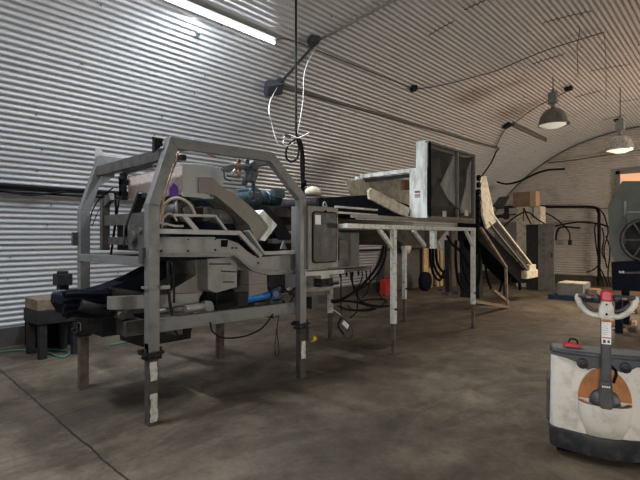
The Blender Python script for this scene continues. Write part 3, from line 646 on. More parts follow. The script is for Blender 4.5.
b = MB().bar((-3.88, 6.42, 2.63), (-4.84, 6.42, 2.62), 0.05, 0.06).box((-4.86, 6.39, 2.10), (-4.80, 6.45, 2.66)).cyl((-4.87, 6.42, 2.58), (-4.87, 6.30, 2.58), 0.03, n=8)
b.build('top_bar', M_white, hh)
MB().bar((-3.92, 6.46, 2.56), (-4.80, 6.46, 2.55), 0.04, 0.05).build('inner_bar', M_dark, hh)
b = MB().prism(yz(-4.80, (346, 181), (375, 177), (413, 181), (413, 206), (372, 203), (366, 193), (352, 196)), 'x', -4.83, -4.80)
lab(b.build('rear_board', M_tanpl, hh), 'dusty cream board along the back of the hopper')
b = MB().add([PX(-4.80, 365, 180), PX(-4.80, 369, 195), PX(-4.45, 351, 196), PX(-4.45, 346, 181)]+[p+Vector((0, -0.02, 0)) for p in (PX(-4.80, 365, 180), PX(-4.80, 369, 195), PX(-4.45, 351, 196), PX(-4.45, 346, 181))], [(0,1,2,3), (7,6,5,4), (0,4,5,1), (1,5,6,2), (2,6,7,3), (3,7,4,0)])
lab(b.build('wing_plate', M_tanpl, hh), 'flared cream wing plate')
b = MB().prism(yz(-3.88, (369, 190), (372, 188), (398, 202), (410, 208), (408, 217), (397, 213), (380, 204), (370, 199)), 'x', -3.92, -3.88)
lab(b.build('side_board', M_tanpl, hh, 0.003), 'sloping cream side board')
MB().tube(LX(-3.95, (371, 201), (375, 204), (380, 204)), 0.012, 6, False, 3).cyl(PX(-3.95, 380, 203), PX(-3.95, 380, 214), 0.008, n=6).build('latch', M_black, hh)
lab(MB().prism(yz(-4.75, (404, 180), (411, 180), (411, 190), (404, 190)), 'x', -4.78, -4.75).build('rust_plate', mat('rust_brown', (0.19, 0.075, 0.035), 0.8, 0.1), hh), 'rust brown plate inside the hopper')
MB().prism(yz(-4.3, (395, 200), (411, 206), (411, 216), (395, 210)), 'x', -4.7, -4.3).build('inner_floor', M_black, hh)
# white short pillar between
MB().box((-3.93, 6.47, 1.9), (-3.90, 6.52, 2.3)).build('inner_post', M_tanpl, hh)

# ------------------------------------------------------------------ elevator conveyor
ev = thing('elevator_conveyor', (-4.4, 10.9, 0), 'steep cream railed elevator conveyor descending to the floor beyond the white stand', 'conveyor')
XE = -4.05
b = MB().prism(yz(XE, (480, 177), (486, 176), (490, 193), (496, 222), (487, 229), (483, 215)), 'x', XE-0.04, XE); lab(b.build('end_plate', M_cream, ev, 0.003), 'tall cream end plate')
b = MB().mitre(yz(XE, (490, 211), (536, 270)), 0.042, 'x', XE-0.05, XE+0.01); b.build('upper_rail', M_cream, ev)
b = MB().mitre(yz(XE, (489, 222), (531, 274)), 0.028, 'x', XE-0.05, XE+0.01); b.build('lower_rail', M_tan, ev)
b = MB().mitre(yz(XE, (489, 217), (532, 273)), 0.06, 'x', XE-0.035, XE-0.015); b.build('side_sheet', M_dark, ev)
b = MB().mitre(yz(XE-0.7, (490, 211), (531, 265)), 0.07, 'x', XE-0.75, XE-0.69); b.build('far_rail', M_mid, ev)
b = MB().prism(yz(XE-0.1, (478, 190), (486, 229), (530, 275), (533, 283), (520, 283), (505, 268), (478, 240)), 'x', XE-0.55, XE-0.1); b.build('belt_body', M_black, ev)
b = MB().box(PX(XE+0.02, 530, 265)-Vector((0.2, 0, 0)), PX(XE+0.02, 536, 271)).box(PX(XE+0.04, 527, 271)-Vector((0.2, 0, 0)), PX(XE+0.04, 538, 277)); lab(b.build('end_bracket', M_cream, ev, 0.01), 'cream bearing bracket at the low end')
b = MB()
for i in range(7):
    p = PX(XE-0.03, 477.5, 178+i*7); b.cyl(p, p+Vector((0.05, 0, 0)), 0.06, n=10)
b.build('chain', M_black, ev)
sf = MB().mitre(yz(-4.0, (482, 228), (507, 267), (508, 307)), 0.05, 'x', -4.05, -4.0)
sf.mitre(yz(-4.04, (472, 301), (508, 307)), 0.06, 'x', -4.08, -4.0)
lab(sf.build('support_leg', M_wood, ev), 'brown bent tube support leg')
sf = MB().mitre(yz(-4.7, (484, 231), (506, 267), (507, 298)), 0.085, 'x', -4.78, -4.70); sf.build('support_leg', M_mid, ev)
MB().bar((-4.04, 10.9, 0.03), (-4.74, 10.9, 0.03), 0.08, 0.06).build('foot_bar', M_mid, ev)
MB().mitre(yz(-4.04, (493, 290), (508, 302)), 0.06, 'x', -4.07, -4.01).build('brace', M_wood, ev)
MB().mitre(yz(-4.5, (478, 235), (479, 298)), 0.2, 'x', -4.9, -4.45).build('rear_post', M_dark, ev); MB().mitre(yz(-4.6, (450, 240), (451, 292)), 0.12, 'x', -4.7, -4.6).build('rear_post', M_dark, ev)
MB().mitre(yz(-4.2, (519, 262), (521, 290)), 0.08, 'x', -4.25, -4.2).mitre(yz(-4.2, (512, 265), (510, 284)), 0.06, 'x', -4.25, -4.2).mitre(yz(-4.8, (512, 262), (522, 288)), 0.05, 'x', -4.85, -4.8).build('foot', M_black, ev)
for i, q in enumerate(([(456, 240), (456, 265), (460, 285), (470, 292), (478, 285), (480, 262), (478, 240)], [(462, 238), (462, 262), (468, 282), (476, 288)],
        [(484, 240), (486, 270), (492, 290), (500, 290), (503, 268), (498, 250)], [(447, 236), (452, 244), (461, 252), (470, 268)], [(498, 262), (504, 276), (512, 284), (516, 272), (512, 262)])):
    cable('hose', LX(-4.3-0.1*i, *q), 0.028, M_black, ['thick black hose loop hanging behind the right leg of the white stand', 'shorter black hose curving inside the big loop under the stand', 'black hose loop hanging under the elevator conveyor', 'black hose sagging from the stand top to the right', 'small black hose loop near the low end of the elevator'][i], 'hose', 'black hoses around the elevator')

# ------------------------------------------------------------------ things by the left wall, seen under the stand
XW = -7.6
b = MB().prism(rrect(10.75, 11.2, 0.0, 0.44, 0.04), 'x', -7.5, -7.28); jc = tag(b.build('jerry_can', M_red, None, 0.02), 'red plastic jerry can against the wall behind the stand', 'jerry can')
o_ = jc.location
MB().tube([(-7.39, 10.85, 0.44), (-7.39, 10.87, 0.50), (-7.39, 11.0, 0.50), (-7.39, 11.02, 0.44)], 0.018, 8).build('handle', M_red, jc)
MB().cyl((-7.39, 11.1, 0.44), (-7.39, 11.1, 0.48), 0.03, n=10).build('cap', M_black, jc)
def plank(px0, px1, py0, py1, x, nm, label, m=M_plank, lean=0.0):
    p = yz(x, (px0, py0), (px1, py0), (px1, py1), (px0, py1)); zb = min(q[1] for q in p)
    p = [(q[0], max(0.0, q[1])) for q in p]
    b = MB().prism(p, 'x', x-0.05, x); return tag(b.build(nm, m), label, 'plank', 'planks under the stand')
plank(424, 428.5, 248, 288, -7.55, 'plank', 'pale wide plank standing left of the black hoses')
plank(429.5, 433, 268, 290, -7.50, 'plank', 'short pale plank end beside the wide plank')
plank(437, 439, 250, 290, -7.45, 'plank', 'thin pale plank standing between the black hoses')
plank(440.5, 443, 250, 288, -7.45, 'plank', 'pale plank standing right of the thin one')
for i, q in enumerate(([(430, 247), (431, 262), (434, 275), (440, 280), (445, 270)], [(433, 247), (434, 265), (440, 276), (447, 277)], [(436, 247), (437, 262), (443, 272), (449, 272)])):
    cable('hose', LX(-6.2, *q), 0.035, M_black, 'black hose looping down in front of the pale planks', 'hose', 'hose loops in front of the planks')
b = MB().lathe([(0.0, -0.04), (0.25, -0.04), (0.28, -0.02), (0.28, 0.12), (0.25, 0.14), (0.0, 0.14)], (-7.2, 12.6, 0.285), 24, 'x'); tag(b.build('hose_reel', M_belt), 'round black reel leaning by the wall left of the planks', 'reel')
b = MB().box((-7.75, 11.3, 0.02), (-7.70, 13.9, 1.35)); tag(b.build('metal_panel', mat('dull_grey_panel', (0.10, 0.09, 0.08), 0.7, 0.1, (0.07, 0.06, 0.05), 0.4, 4)), 'dull grey panel leaning on the wall behind the reel and planks', 'panel')
b = MB().bar((-7.66, 9.6, 1.24), (-7.66, 13.6, 1.24), 0.05, 0.06); tag(b.build('wall_pipe', M_dark), 'dark pipe running along the wall under the stand', 'pipe')
b = MB().lathe([(0.0, -0.28), (0.10, -0.26), (0.16, -0.1), (0.10, 0.1), (0.03, 0.18), (0.0, 0.2)], (-7.5, 12.1, 1.38), 10); tag(b.build('paper_bag', M_tanpl), 'crumpled beige bag hanging from the dark wall pipe', 'bag')
b = MB().box((-6.9, 13.6, 0.0), (-6.8, 13.9, 1.9)); tag(b.build('steel_post', M_rust), 'brown steel post standing right of the planks', 'post')
for i in range(6):
    x, y = -6.6+random.uniform(-.5, .5), 12.0+i*0.42
    b = MB().box((x, y, 0), (x+0.12+0.1*random.random(), y+0.16, 0.06+0.05*random.random())); tag(b.build('stone', M_mid), 'small grey stone on the floor beneath the hoses', 'stone', 'stones below the hose loops')

# cables hanging from the electrical box
cab_specs = [([(384, 232), (383, 250), (376, 268), (362, 285), (345, 298), (332, 302)], 0.022, 'thick black cable sweeping from the stand down left to the floor', -4.6),
 ([(387, 238), (384, 262), (372, 280), (358, 290), (340, 300)], 0.018, 'black cable sweeping beside the thick one from the stand', -4.7),
 ([(352, 272), (353, 285), (360, 300), (372, 305), (389, 306)], 0.016, 'black cable dropping from the electrical box and trailing right', -4.9),
 ([(366, 268), (366, 284), (358, 290), (357, 310), (350, 318)], 0.012, 'thin black cable falling from the right side of the electrical box', -4.9),
 ([(341, 272), (341, 300), (341, 312)], 0.009, 'straight dark cable hanging left of the electrical box', -4.3),
 ([(350, 272), (352, 282), (357, 288), (362, 278), (362, 270)], 0.009, 'short cable loop under the electrical box', -4.2),
 ([(371, 266), (368, 290), (362, 298)], 0.008, 'thin wire slanting below the electrical box', -4.3),
 ([(383, 262), (376, 285), (381, 297), (388, 303)], 0.010, 'dusty wire looping beside the red can', -5.3)]
for q, r, l, x in cab_specs: cable('power_cable', LX(x, *q), r, M_cable, l, group='cables hanging under the stand')
cable('power_cable', [G(332, 303, .02), G(345, 301, .02), G(360, 303, .02), G(375, 307, .02), G(388, 306, .02)], 0.03, M_cable, 'thick black cable lying on the floor behind the left stand legs', group='cables on the floor under the stand')
cable('power_cable', [G(338, 306, .02), G(350, 310, .02), G(368, 309, .02), G(380, 306, .02), G(386, 300, .02), G(372, 299, .02), G(355, 302, .02)], 0.02, M_cable, 'coiled black cable on the floor between the stand legs', group='cables on the floor under the stand')
cable('power_cable', [G(348, 305, .02), G(351, 309, .02), G(365, 311, .02), G(376, 309, .02)], 0.015, M_cable, 'thin cable on the floor in front of the coiled one', group='cables on the floor under the stand')
xq = -4.25
hc = thing('hanging_coil', PX(xq, 343, 338), 'coil of thin black cable hanging just above the floor by the left stand leg', 'cable')
MB().tube(LX(xq, (341, 311), (341, 318), (335, 332), (340, 338), (346, 335), (349, 325), (343, 318), (338, 326), (344, 336), (350, 338), (353, 332), (348, 322), (341, 318)), 0.007, 6, False, 5).build('cord', M_cable2, hc)
MB().tube(LX(xq, (341, 318), (338, 325), (341, 331), (344, 334)), 0.014, 8, False, 4).build('connector_lead', M_cable, hc)
lab(MB().bar(PX(xq+0.02, 343, 322), PX(xq+0.02, 348, 327), 0.06, 0.015, (1, 0, 0)).build('tag', M_paper, hc), 'white paper tag')
cable('cord', LX(-4.4, (328, 313), (333, 310), (338, 313), (342, 316)), 0.007, M_paper, 'short white cord tied round the left stand leg')

# ------------------------------------------------------------------ far left wall cables
for i, (dz, amp) in enumerate(((0.06, 0.0), (0.02, 0.01), (-0.03, 0.02), (-0.06, 0.015), (-0.09, 0.0))):
    pts = []
    for j in range(15):
        y = -1.0+j*0.62; a = math.radians(149.4+(-0.55*dz*10)+(0.9*amp*10*math.sin(j*1.1+i)))
        pts.append(AP(math.degrees(a), y, 0.035+0.004*i))
    cable('power_cable', pts, 0.020 if i else 0.026, M_cable if i != 3 else M_cable2, ['topmost black cable of the bundle along the left wall', 'second black cable from the top of the wall bundle', 'middle black cable of the left wall bundle', 'dusty grey cable near the bottom of the wall bundle', 'lowest straight cable of the left wall bundle'][i], group='cable bundle along the left wall')
cable('power_cable', [PX(-7.3, *q) for q in ((0, 190), (15, 193), (30, 195), (45, 194), (60, 192), (66, 191))], 0.014, M_cable, 'black cable sagging below the bundle at the far left', group='cable bundle along the left wall')
# ------------------------------------------------------------------ ceiling services
def conduit(name, pts, r, m, label, cat='conduit', k=0): 
    o = MB().tube(pts, r, 8, False, k).build(name, m); return tag(o, label, cat)
conduit('conduit', [AP(124.6, 5.28, 0.045)]+[AP(124.6-0.25*i, 5.3+i*0.85, 0.045) for i in range(11)], 0.032, M_conddk, 'long dusty conduit running along the left side of the ceiling')
conduit('conduit', [AP(122.3, 13.85, 0.05), PY(13.9, 496, 152), PY(13.8, 491, 163), PY(13.6, 481, 177)], 0.022, M_cable, 'dark cable dropping from the ceiling conduit to the elevator', 'cable', 2)
conduit('conduit', [AP(125, 5.22, 0.07), AP(115, 5.24, 0.07)], 0.022, M_jb, 'dark conduit linking the two ceiling junction boxes')
conduit('conduit', [AP(115, 5.24, 0.05), AP(110, 5.45, 0.05), AP(104, 5.6, 0.05), AP(98, 5.75, 0.05)], 0.020, M_cond, 'bright conduit rising from the upper junction box to the roof crest')
def on_arch(name, deg, y, sx, sy, h, m, label, cat, rot=0.0):
    p = AP(deg, y, 0.0); a = math.radians(deg); rad = Vector((math.cos(a), 0, math.sin(a))); tan = Vector((-math.sin(a), 0, math.cos(a)))
    Yv = Vector((0, 1, 0)); t2 = tan*math.cos(rot)+Yv*math.sin(rot); y2 = Yv*math.cos(rot)-tan*math.sin(rot)
    vs = []
    for hh_, s in ((0.0, 1.0), (h*0.8, 1.0), (h, 0.85)):
        for (u, v) in ((-1, -1), (1, -1), (1, 1), (-1, 1)): vs.append(p-rad*hh_+t2*u*sx/2*s+y2*v*sy/2*s)
    fs = [(0,1,2,3), (8,9,10,11)[::-1]]
    for r_ in (0, 4):
        for i in range(4): fs.append((r_+i, r_+(i+1) % 4, r_+4+(i+1) % 4, r_+4+i))
    return tag(MB().add(vs, fs).build(name, m), label, cat)
on_arch('junction_box', 125.2, 5.2, 0.26, 0.30, 0.12, M_jb, 'larger slate junction box on the ceiling above the machine', 'junction box', 0.5)
on_arch('junction_box', 115.0, 5.2, 0.14, 0.15, 0.10, M_jb, 'smaller slate junction box higher up the ceiling', 'junction box', 0.4)
on_arch('junction_box', 115.6, 8.14, 0.12, 0.12, 0.08, M_dark, 'small dark round box on the ceiling above the hood', 'junction box', 0.7)
on_arch('junction_box', 97.0, 12.0, 0.16, 0.14, 0.08, M_dark, 'small dark box on the ceiling beside the nearer pendant lamp', 'junction box')
on_arch('junction_box', 94.6, 16.3, 0.2, 0.16, 0.08, M_dark, 'small dark box on the ceiling beside the farther pendant lamp', 'junction box')
on_arch('junction_box', 114.4, 12.7, 0.2, 0.2, 0.08, M_dark, 'dark box at the near end of the unlit tube fixture', 'junction box')
on_arch('junction_box', 120.9, 3.55, 0.04, 0.05, 0.05, M_jb, 'tiny dark clip on the ceiling below the lit tube', 'clip')
# fluorescent fixtures
def fixture(deg, y0_, y1_, mt, label, mb_):
    p = AP(deg, (y0_+y1_)/2, 0.05); f = thing('fluorescent_fixture', (p.x, p.y, p.z), label, 'light fixture')
    a = math.radians(deg); rad = Vector((math.cos(a), 0, math.sin(a)))
    A_, B_ = AP(deg, y0_, 0.03), AP(deg, y1_, 0.03)
    MB().bar(A_, B_, 0.12, 0.05, rad).build('housing', mb_, f)
    MB().tube([AP(deg, y0_+0.03, 0.085), AP(deg, y1_-0.03, 0.085)], 0.020, 10).build('tube', mt, f)
    for y in (y0_+0.015, y1_-0.015): MB().box(AP(deg, y-0.012, 0.085)-Vector((.03, 0, .03)), AP(deg, y+0.012, 0.085)+Vector((.03, 0, .03))).build('end_cap', mb_, f)
    return f
fixture(117.6, 2.15, 4.62, M_tube, 'lit white fluorescent tube on the ceiling at upper left', M_light)
fixture(117.6, -1.2, 1.25, M_tube, 'lit fluorescent tube on the ceiling behind the visible one', M_light)
fixture(113.2, 12.8, 15.5, M_tan, 'unlit narrow tube fixture on the far ceiling left of the pendant lamps', M_tan)
cable('wire', [AP(117.4, 4.62, 0.03), AP(116.5, 4.9, 0.03), AP(116.2, 5.8, 0.04), AP(115.8, 7.0, 0.06), AP(115.6, 8.1, 0.04)], 0.008, M_cable2, 'thin dusty wire along the ceiling from the lit tube', 'wire')
cable('wire', [AP(115.6, 8.2, 0.04), AP(112, 8.7, 0.05), AP(106, 9.2, 0.05), AP(103, 9.35, 0.05), AP(94, 9.3, 0.05), AP(84, 9.1, 0.04)], 0.010, M_cable2, 'thin wire crossing the ceiling towards the upper right', 'wire')
cable('wire', [AP(84, 9.1, 0.04), PY(9.3, 606, 60), PY(9.5, 606, 100)], 0.004, M_cable2, 'thin wire hanging down from the ceiling at upper right', 'wire', k=1)
cable('wire', [PY(8.6, 579, -4), PY(8.65, 578, 25), PY(8.7, 580, 28), PY(8.75, 577, 48), PY(8.8, 578, 75)], 0.006, M_cable2, 'thin wire hanging from the ceiling left of the other one', 'wire', k=1)
cable('wire', [AP(97, 12.0, 0.06), AP(100, 12.1, 0.10), AP(106, 12.4, 0.06), AP(112, 12.7, 0.06)], 0.010, M_cable2, 'wire between ceiling box and the unlit tube fixture', 'wire')
cable('wire', [AP(114.5, 12.7, 0.04), AP(118, 13.1, 0.04), AP(122, 13.6, 0.04)], 0.014, M_cable2, 'dark wire from the unlit tube fixture to the long conduit', 'wire')

# pendant lamps
def pendant(p, sc, ms, ml, mh, label, chain):
    t = thing('pendant_lamp', p, label, 'lamp', 'pendant lamps over the hall')
    def q(v): return Vector(p)+Vector(v)*sc
    prof = [(0.055, 0.36), (0.10, 0.35), (0.19, 0.29), (0.25, 0.19), (0.285, 0.06), (0.30, 0.02), (0.30, 0.0), (0.285, 0.0), (0.27, 0.06), (0.235, 0.18), (0.17, 0.28), (0.09, 0.33), (0.0, 0.34)]
    MB().lathe([(r*sc, h*sc) for r, h in prof], p, 32).build('lamp_shade', ms, t)
    MB().lathe([(0.0, -0.065*sc), (0.12*sc, -0.055*sc), (0.26*sc, 0.0), (0.29*sc, 0.03*sc), (0.29*sc, 0.04*sc)], p, 32).build('lens', ml, t)
    b = MB().cyl(q((0, 0, 0.35)), q((0, 0, 0.46)), 0.045*sc, n=12).box(q((-0.085, -0.07, 0.46)), q((0.085, 0.07, 0.70))).cyl(q((0, 0, 0.70)), q((0, 0, 0.78)), 0.03*sc, n=10)
    b.build('ballast', mh, t, 0.008)
    MB().cyl(q((0, 0, 0.78)), (p[0], p[1], chain), 0.010, n=6).build('hanger', M_cable2, t)
    MB().box(q((0.27, -0.03, -0.03)), q((0.33, 0.03, 0.03))).build('latch', mh, t)
    return t
L1 = (-3.10, 10.85, 3.98); L2 = (-2.21, 12.80, 3.60)
pendant(L1, 1.0, M_shade, M_lens, M_frame_lt, 'dull grey pendant lamp, the nearer and higher of the two', 5.02)
pendant(L2, 0.98, M_shade2, M_lenslit, M_light, 'bright glowing pendant lamp, the farther one at right', 5.06)

# supply cable drop to machine
ps = [PX(-4.3, *q) for q in ((296, -12), (296, 60), (296, 130), (297, 138))]
ps.insert(0, Vector((-4.3, ps[0].y, 4.79)))
if ps[1].z > 4.79: ps.pop(1)
cable('supply_cable', ps, 0.014, M_cable, 'straight dark supply cable hanging from the roof to the machine', k=1)
cable('supply_cable', LX(-4.3, (297, 137), (301, 145), (303, 160), (303, 175), (303, 190), (303, 200)), 0.026, M_cable, 'thick dark cable bending down onto the machine frame', k=5)
cable('supply_cable', LX(-4.28, (299, 140), (301, 150), (301, 165), (302, 188)), 0.012, M_cable, 'thin dark cable beside the thick one above the machine', k=5)
cable('supply_cable', LX(-4.27, (297, 138), (288, 146), (286, 156), (291, 162), (297, 158), (299, 148), (297, 140)), 0.013, M_cable, 'round loop of dark cable tied above the machine', k=5)
cable('white_cable', [AP(115, 5.25, 0.1)]+LX(-4.3, (305, 70), (303, 100), (299, 125), (297, 136)), 0.005, M_paper, 'white cable hanging from the upper junction box to the knot', k=4)
cable('white_cable', [AP(124.5, 5.2, 0.1)]+LX(-4.8, (269, 105), (272, 125), (277, 142), (281, 147)), 0.005, M_paper, 'thin white cable trailing from the lower junction box', k=4)
cable('white_cable', LX(-4.26, (283, 138), (290, 135), (297, 138), (303, 136), (309, 133)), 0.009, M_paper, 'short white tie with stiff ends at the cable knot', k=3)
cable('white_cable', LX(-4.26, (295, 138), (286, 138), (283, 143), (288, 146), (294, 142)), 0.006, M_paper, 'small loop of white cable at the knot', k=4)
b = MB().box(PX(-4.25, 285, 134)-Vector((.04, 0, 0)), PX(-4.25, 291, 138)); tag(b.build('connector', M_cable2), 'dark plug connector at the cable knot above the machine', 'connector')
b = MB().cyl(PX(-4.27, 304, 180), PX(-4.27, 304, 186), 0.035, n=12); tag(b.build('cable_gland', M_black), 'black gland on the thick cable above the machine', 'gland')
b = MB().lathe([(0.0, 0.0), (0.12, 0.01), (0.13, 0.06), (0.08, 0.11), (0.04, 0.13), (0.0, 0.13)], PX(-4.4, 313, 196), 9); tag(b.build('plastic_bag', M_tanpl), 'crumpled pale bag over the cable end above the control cabinet', 'bag')

# ------------------------------------------------------------------ far end equipment
YC = 15.6
b = MB().box((-5.56, YC, 0), (-4.82, YC+0.5, 2.56)); wc = tag(b.build('white_cabinet', M_cream, None, 0.008), 'tall cream cabinet by the far wall under the cardboard box', 'cabinet')
b = MB().box((-5.34, YC-0.02, 2.1), (-5.32, YC, 2.5)).box((-5.05, YC-0.02, 2.2), (-5.03, YC, 2.55)); b.build('vent_slot', M_dark, wc)
b = MB().box((-5.68, YC+0.02, 2.565), (-5.15, YC+0.4, 3.04)); cbx = tag(b.build('cardboard_box', M_card, None, 0.004), 'brown cardboard box on top of the cream cabinet', 'box')
lab(MB().box((-5.149, YC+0.02, 2.57), (-4.97, YC+0.4, 3.04)).build('box_flap', M_card2, cbx), 'lighter end flap')
gc = thing('electrical_cabinet', (-4.75, 15.0, 0), 'dark grey green electrical cabinet with its door ajar, in front of the cream one', 'cabinet')
b = MB().box((-5.05, 15.0, 0.0), (-4.70, 15.5, 1.98)); b.build('body', M_dark, gc)
b = MB().box((-4.70, 14.98, 0.0), (-4.25, 15.02, 2.0)); dr = b.build('door', M_gcab, gc, 0.004)
for i in range(5): MB().box((-4.57, 14.965, 1.0+i*0.16), (-4.49, 14.98, 1.08+i*0.16)).build('louvre', M_mid, dr)
MB().box((-4.32, 14.95, 1.0), (-4.29, 14.98, 1.15)).build('handle', M_dark, dr)
# dark motor unit left of cabinet
mu = thing('motor_unit', (-6.2, 15.6, 2.2), 'dark grey motor unit with slanted plate left of the cream cabinet', 'motor')
b = MB().prism(xz(15.6, (492, 207), (499, 197), (509, 196), (503, 208)), 'y', 15.6, 15.66); b.build('slanted_plate', M_mid, mu)
b = MB().cyl(PY(15.5, 506, 216), PY(15.9, 506, 216), 0.12, n=14).box(PY(15.5, 504, 207), PY(15.6, 509, 218)).cyl(PY(15.5, 494, 217), PY(15.5, 503, 216), 0.06, n=10); b.build('motor_body', M_dark, mu)
b = MB().prism(xz(15.9, (494, 222), (517, 222), (517, 270), (494, 270)), 'y', 15.9, 15.95); tag(b.build('wall_board', mat('grey_board', (0.26, 0.24, 0.215), 0.8, 0, (0.2, 0.18, 0.16), 0.4, 3)), 'plain grey board standing left of the cream cabinet', 'panel')
# pallet and grey storage box
pal = thing('pallet', (-3.35, 13.4, 0), 'blue painted pallet on the floor under the grey box', 'pallet')
b = MB()
for y in (13.05, 13.5, 13.95): b.box((-3.85, y, 0), (-2.55, y+0.1, 0.09))
b.build('bearers', M_palb, pal)
b = MB()
for i in range(6): b.box((-3.85+i*0.225, 13.03, 0.09), (-3.68+i*0.225, 14.07, 0.12))
b.build('deck_boards', M_palb, pal)
b = MB().box((-3.66, 13.12, 0.122), (-3.05, 13.85, 0.43)); sb = tag(b.build('storage_box', mat('grey_chest', (0.16, 0.155, 0.145), 0.7, 0, (0.10, 0.095, 0.085), 0.4, 5), None, 0.01), 'grey box with a dusty top on the blue pallet', 'box')
lab(MB().box((-3.64, 13.14, 0.43), (-3.07, 13.83, 0.442)).build('lid', M_tanpl, sb), 'dusty pale lid')
b = MB().box((-2.98, 13.3, 0.122), (-2.78, 13.7, 0.30)); tag(b.build('carton', M_card, None, 0.005), 'small brown carton beside the grey box on the pallet', 'box')
# cables on far wall
YW = 17.72
cable('wall_pipe', LY(YW, (493, 208), (520, 206.5), (560, 207), (592, 207), (598, 211), (599, 220), (599, 275), (599, 296)), 0.05, M_cable, 'dark cable run along the far wall turning down to the floor', k=4)
far = [([(497, 182), (507, 184), (520, 181), (535, 174), (548, 170), (565, 169)], 15.5, 'dark cable swooping across the upper far wall'),
 ([(502, 228), (515, 217), (527, 212), (537, 219), (545, 224)], 15.2, 'dark cable arching over the grey cabinet'),
 ([(534, 209), (548, 214), (560, 222), (569, 232), (570, 242)], YW, 'cable drooping to a plug on the far wall'),
 ([(545, 228), (560, 225), (580, 222), (600, 224), (610, 228)], YW, 'thick dark cable running right from the cabinet along the far wall'),
 ([(556, 240), (557, 232), (562, 227), (580, 228)], YW, 'curved cable below the thick one on the far wall'),
 ([(598, 208), (604, 215), (608, 232), (604, 250), (607, 268)], YW-0.1, 'cable hanging right of the vertical pipe'),
 ([(600, 224), (595, 226), (596, 245), (599, 262)], YW-0.1, 'cable hugging the vertical pipe'),
 ([(602, 228), (604, 238), (602, 252), (606, 262)], YW-0.15, 'middle cable of the tangle right of the vertical pipe'),
 ([(599, 265), (593, 270), (587, 272)], YW-0.1, 'short stub of cable poking left from the vertical pipe'),
 ([(599, 266), (604, 276), (610, 292)], YW-0.1, 'cable splaying from the vertical pipe to the floor'),
 ([(600, 272), (603, 284), (606, 300)], YW-0.2, 'inner cable splaying from the vertical pipe to the floor'),
 ([(606, 236), (610, 250), (608, 275), (612, 290)], YW-0.3, 'cable hanging close to the big green machine'),
 ([(524, 208), (527, 216), (531, 224)], 15.3, 'short cable between pipe and grey cabinet'),
 ([(490, 217), (508, 215), (518, 214)], 15.7, 'cable from the motor unit to the cream cabinet')]
for q, y, l in far: cable('power_cable', LY(y, *q), 0.032 if 'thick' in l or 'upper' in l else 0.022, M_cable, l, group='cables on the far wall')
b = MB().cyl(PY(YW, 570, 240), PY(YW, 570, 245), 0.06, n=10); tag(b.build('socket', M_dark), 'dark plug hanging at the end of a far wall cable', 'plug')
b = MB().bar(PY(YW, 588, 208.5), PY(YW, 612, 208.5), 0.04, 0.05); tag(b.build('wall_pipe', M_tan), 'short pale pipe on the far wall above the vertical pipe', 'pipe')
b = MB().bar(PY(YW, 538, 186), PY(YW, 612, 176), 0.03, 0.03); 
conduit('conduit', LY(YW+0.05, (548, 163), (575, 160), (600, 156), (640, 150)), 0.02, M_conddk, 'thin conduit rising to the right high on the far wall')

# ------------------------------------------------------------------ big grey green machine at right edge
bm = thing('processing_machine', (-0.9, 9.4, 0), 'large grey green cabinet machine with a fan wheel on black legs at right edge', 'machine')
YB = 9.2
b = MB().prism(xz(YB, (608, 205), (622, 181), (660, 181), (668, 205), (668, 262), (616, 262), (609, 246)), 'y', YB, YB+1.3); b.build('body', M_bigm, bm, 0.01)
c = PY(YB-0.02, 646, 240)
b = MB().lathe([(0.0, 0.0), (0.30, 0.0), (0.30, -0.05), (0.355, -0.05), (0.355, 0.02)], c, 28, 'y'); b.build('fan_housing', M_dark, bm)
b = MB().lathe([(0.30, -0.06), (0.325, -0.085), (0.35, -0.06), (0.325, -0.04), (0.30, -0.06)], c, 32, 'y')
for k in range(6):
    a = k*math.pi/3; b.bar(c+Vector((0.05*math.cos(a), -0.06, 0.05*math.sin(a))), c+Vector((0.32*math.cos(a), -0.06, 0.32*math.sin(a))), 0.02, 0.03, (0, 1, 0))
lab(b.build('hand_wheel', M_mid, bm), 'spoked dark wheel')
b = MB().box(PY(YB-0.04, 624, 201), PY(YB, 627, 214)).bar(PY(YB-0.03, 626, 212), PY(YB-0.03, 640, 212), 0.02, 0.02); b.build('handle', M_frame_lt, bm)
b = MB().bar(PY(YB-0.02, 624, 216), PY(YB-0.02, 624, 244), 0.04, 0.05); b.build('door_strip', M_mid, bm)
b = MB().prism(xz(YB, (612, 262), (668, 258), (668, 292), (613, 290)), 'y', YB-0.05, YB+1.2); b.build('base_frame', M_belt, bm)
for px in (618, 650):
    p = G(px, 330); MB().box((PY(YB, px-3, 300).x, YB, 0), (PY(YB, px+4, 300).x, YB+0.1, 0.62)).build('leg', M_belt, bm)
for x in (-1.75, -0.7): MB().box((x, YB+1.05, 0), (x+0.12, YB+1.15, 0.62)).build('leg', M_belt, bm)
MB().bar(PY(YB-0.06, 620, 273), PY(YB-0.06, 668, 272), 0.02, 0.03).build('bright_rail', M_mid, bm)
MB().cyl(PY(YB-0.07, 620, 272), PY(YB-0.09, 620, 272), 0.02, n=10).cyl(PY(YB-0.07, 623, 272), PY(YB-0.09, 623, 272), 0.02, n=10).build('bolt', M_light, bm)
lb_ = ['pale', 'brown', 'reddish', 'grey']
for i in range(16):
    p = G(612+random.random()*28, 306+random.random()*26)
    b = MB(); a = random.random()*3.1; L_ = 0.08+random.random()*0.22; hgt = 0.03+random.random()*0.08
    b.bar(p+Vector((-math.cos(a)*L_/2, -math.sin(a)*L_/2, hgt/2)), p+Vector((math.cos(a)*L_/2, math.sin(a)*L_/2, hgt/2)), 0.05+random.random()*0.08, hgt)
    tag(b.build('wood_scrap', [M_plank, M_wood, M_rust, M_mid][i % 4]), 'broken scrap lying on the floor below the big green machine', 'scrap', 'scraps under the big machine')
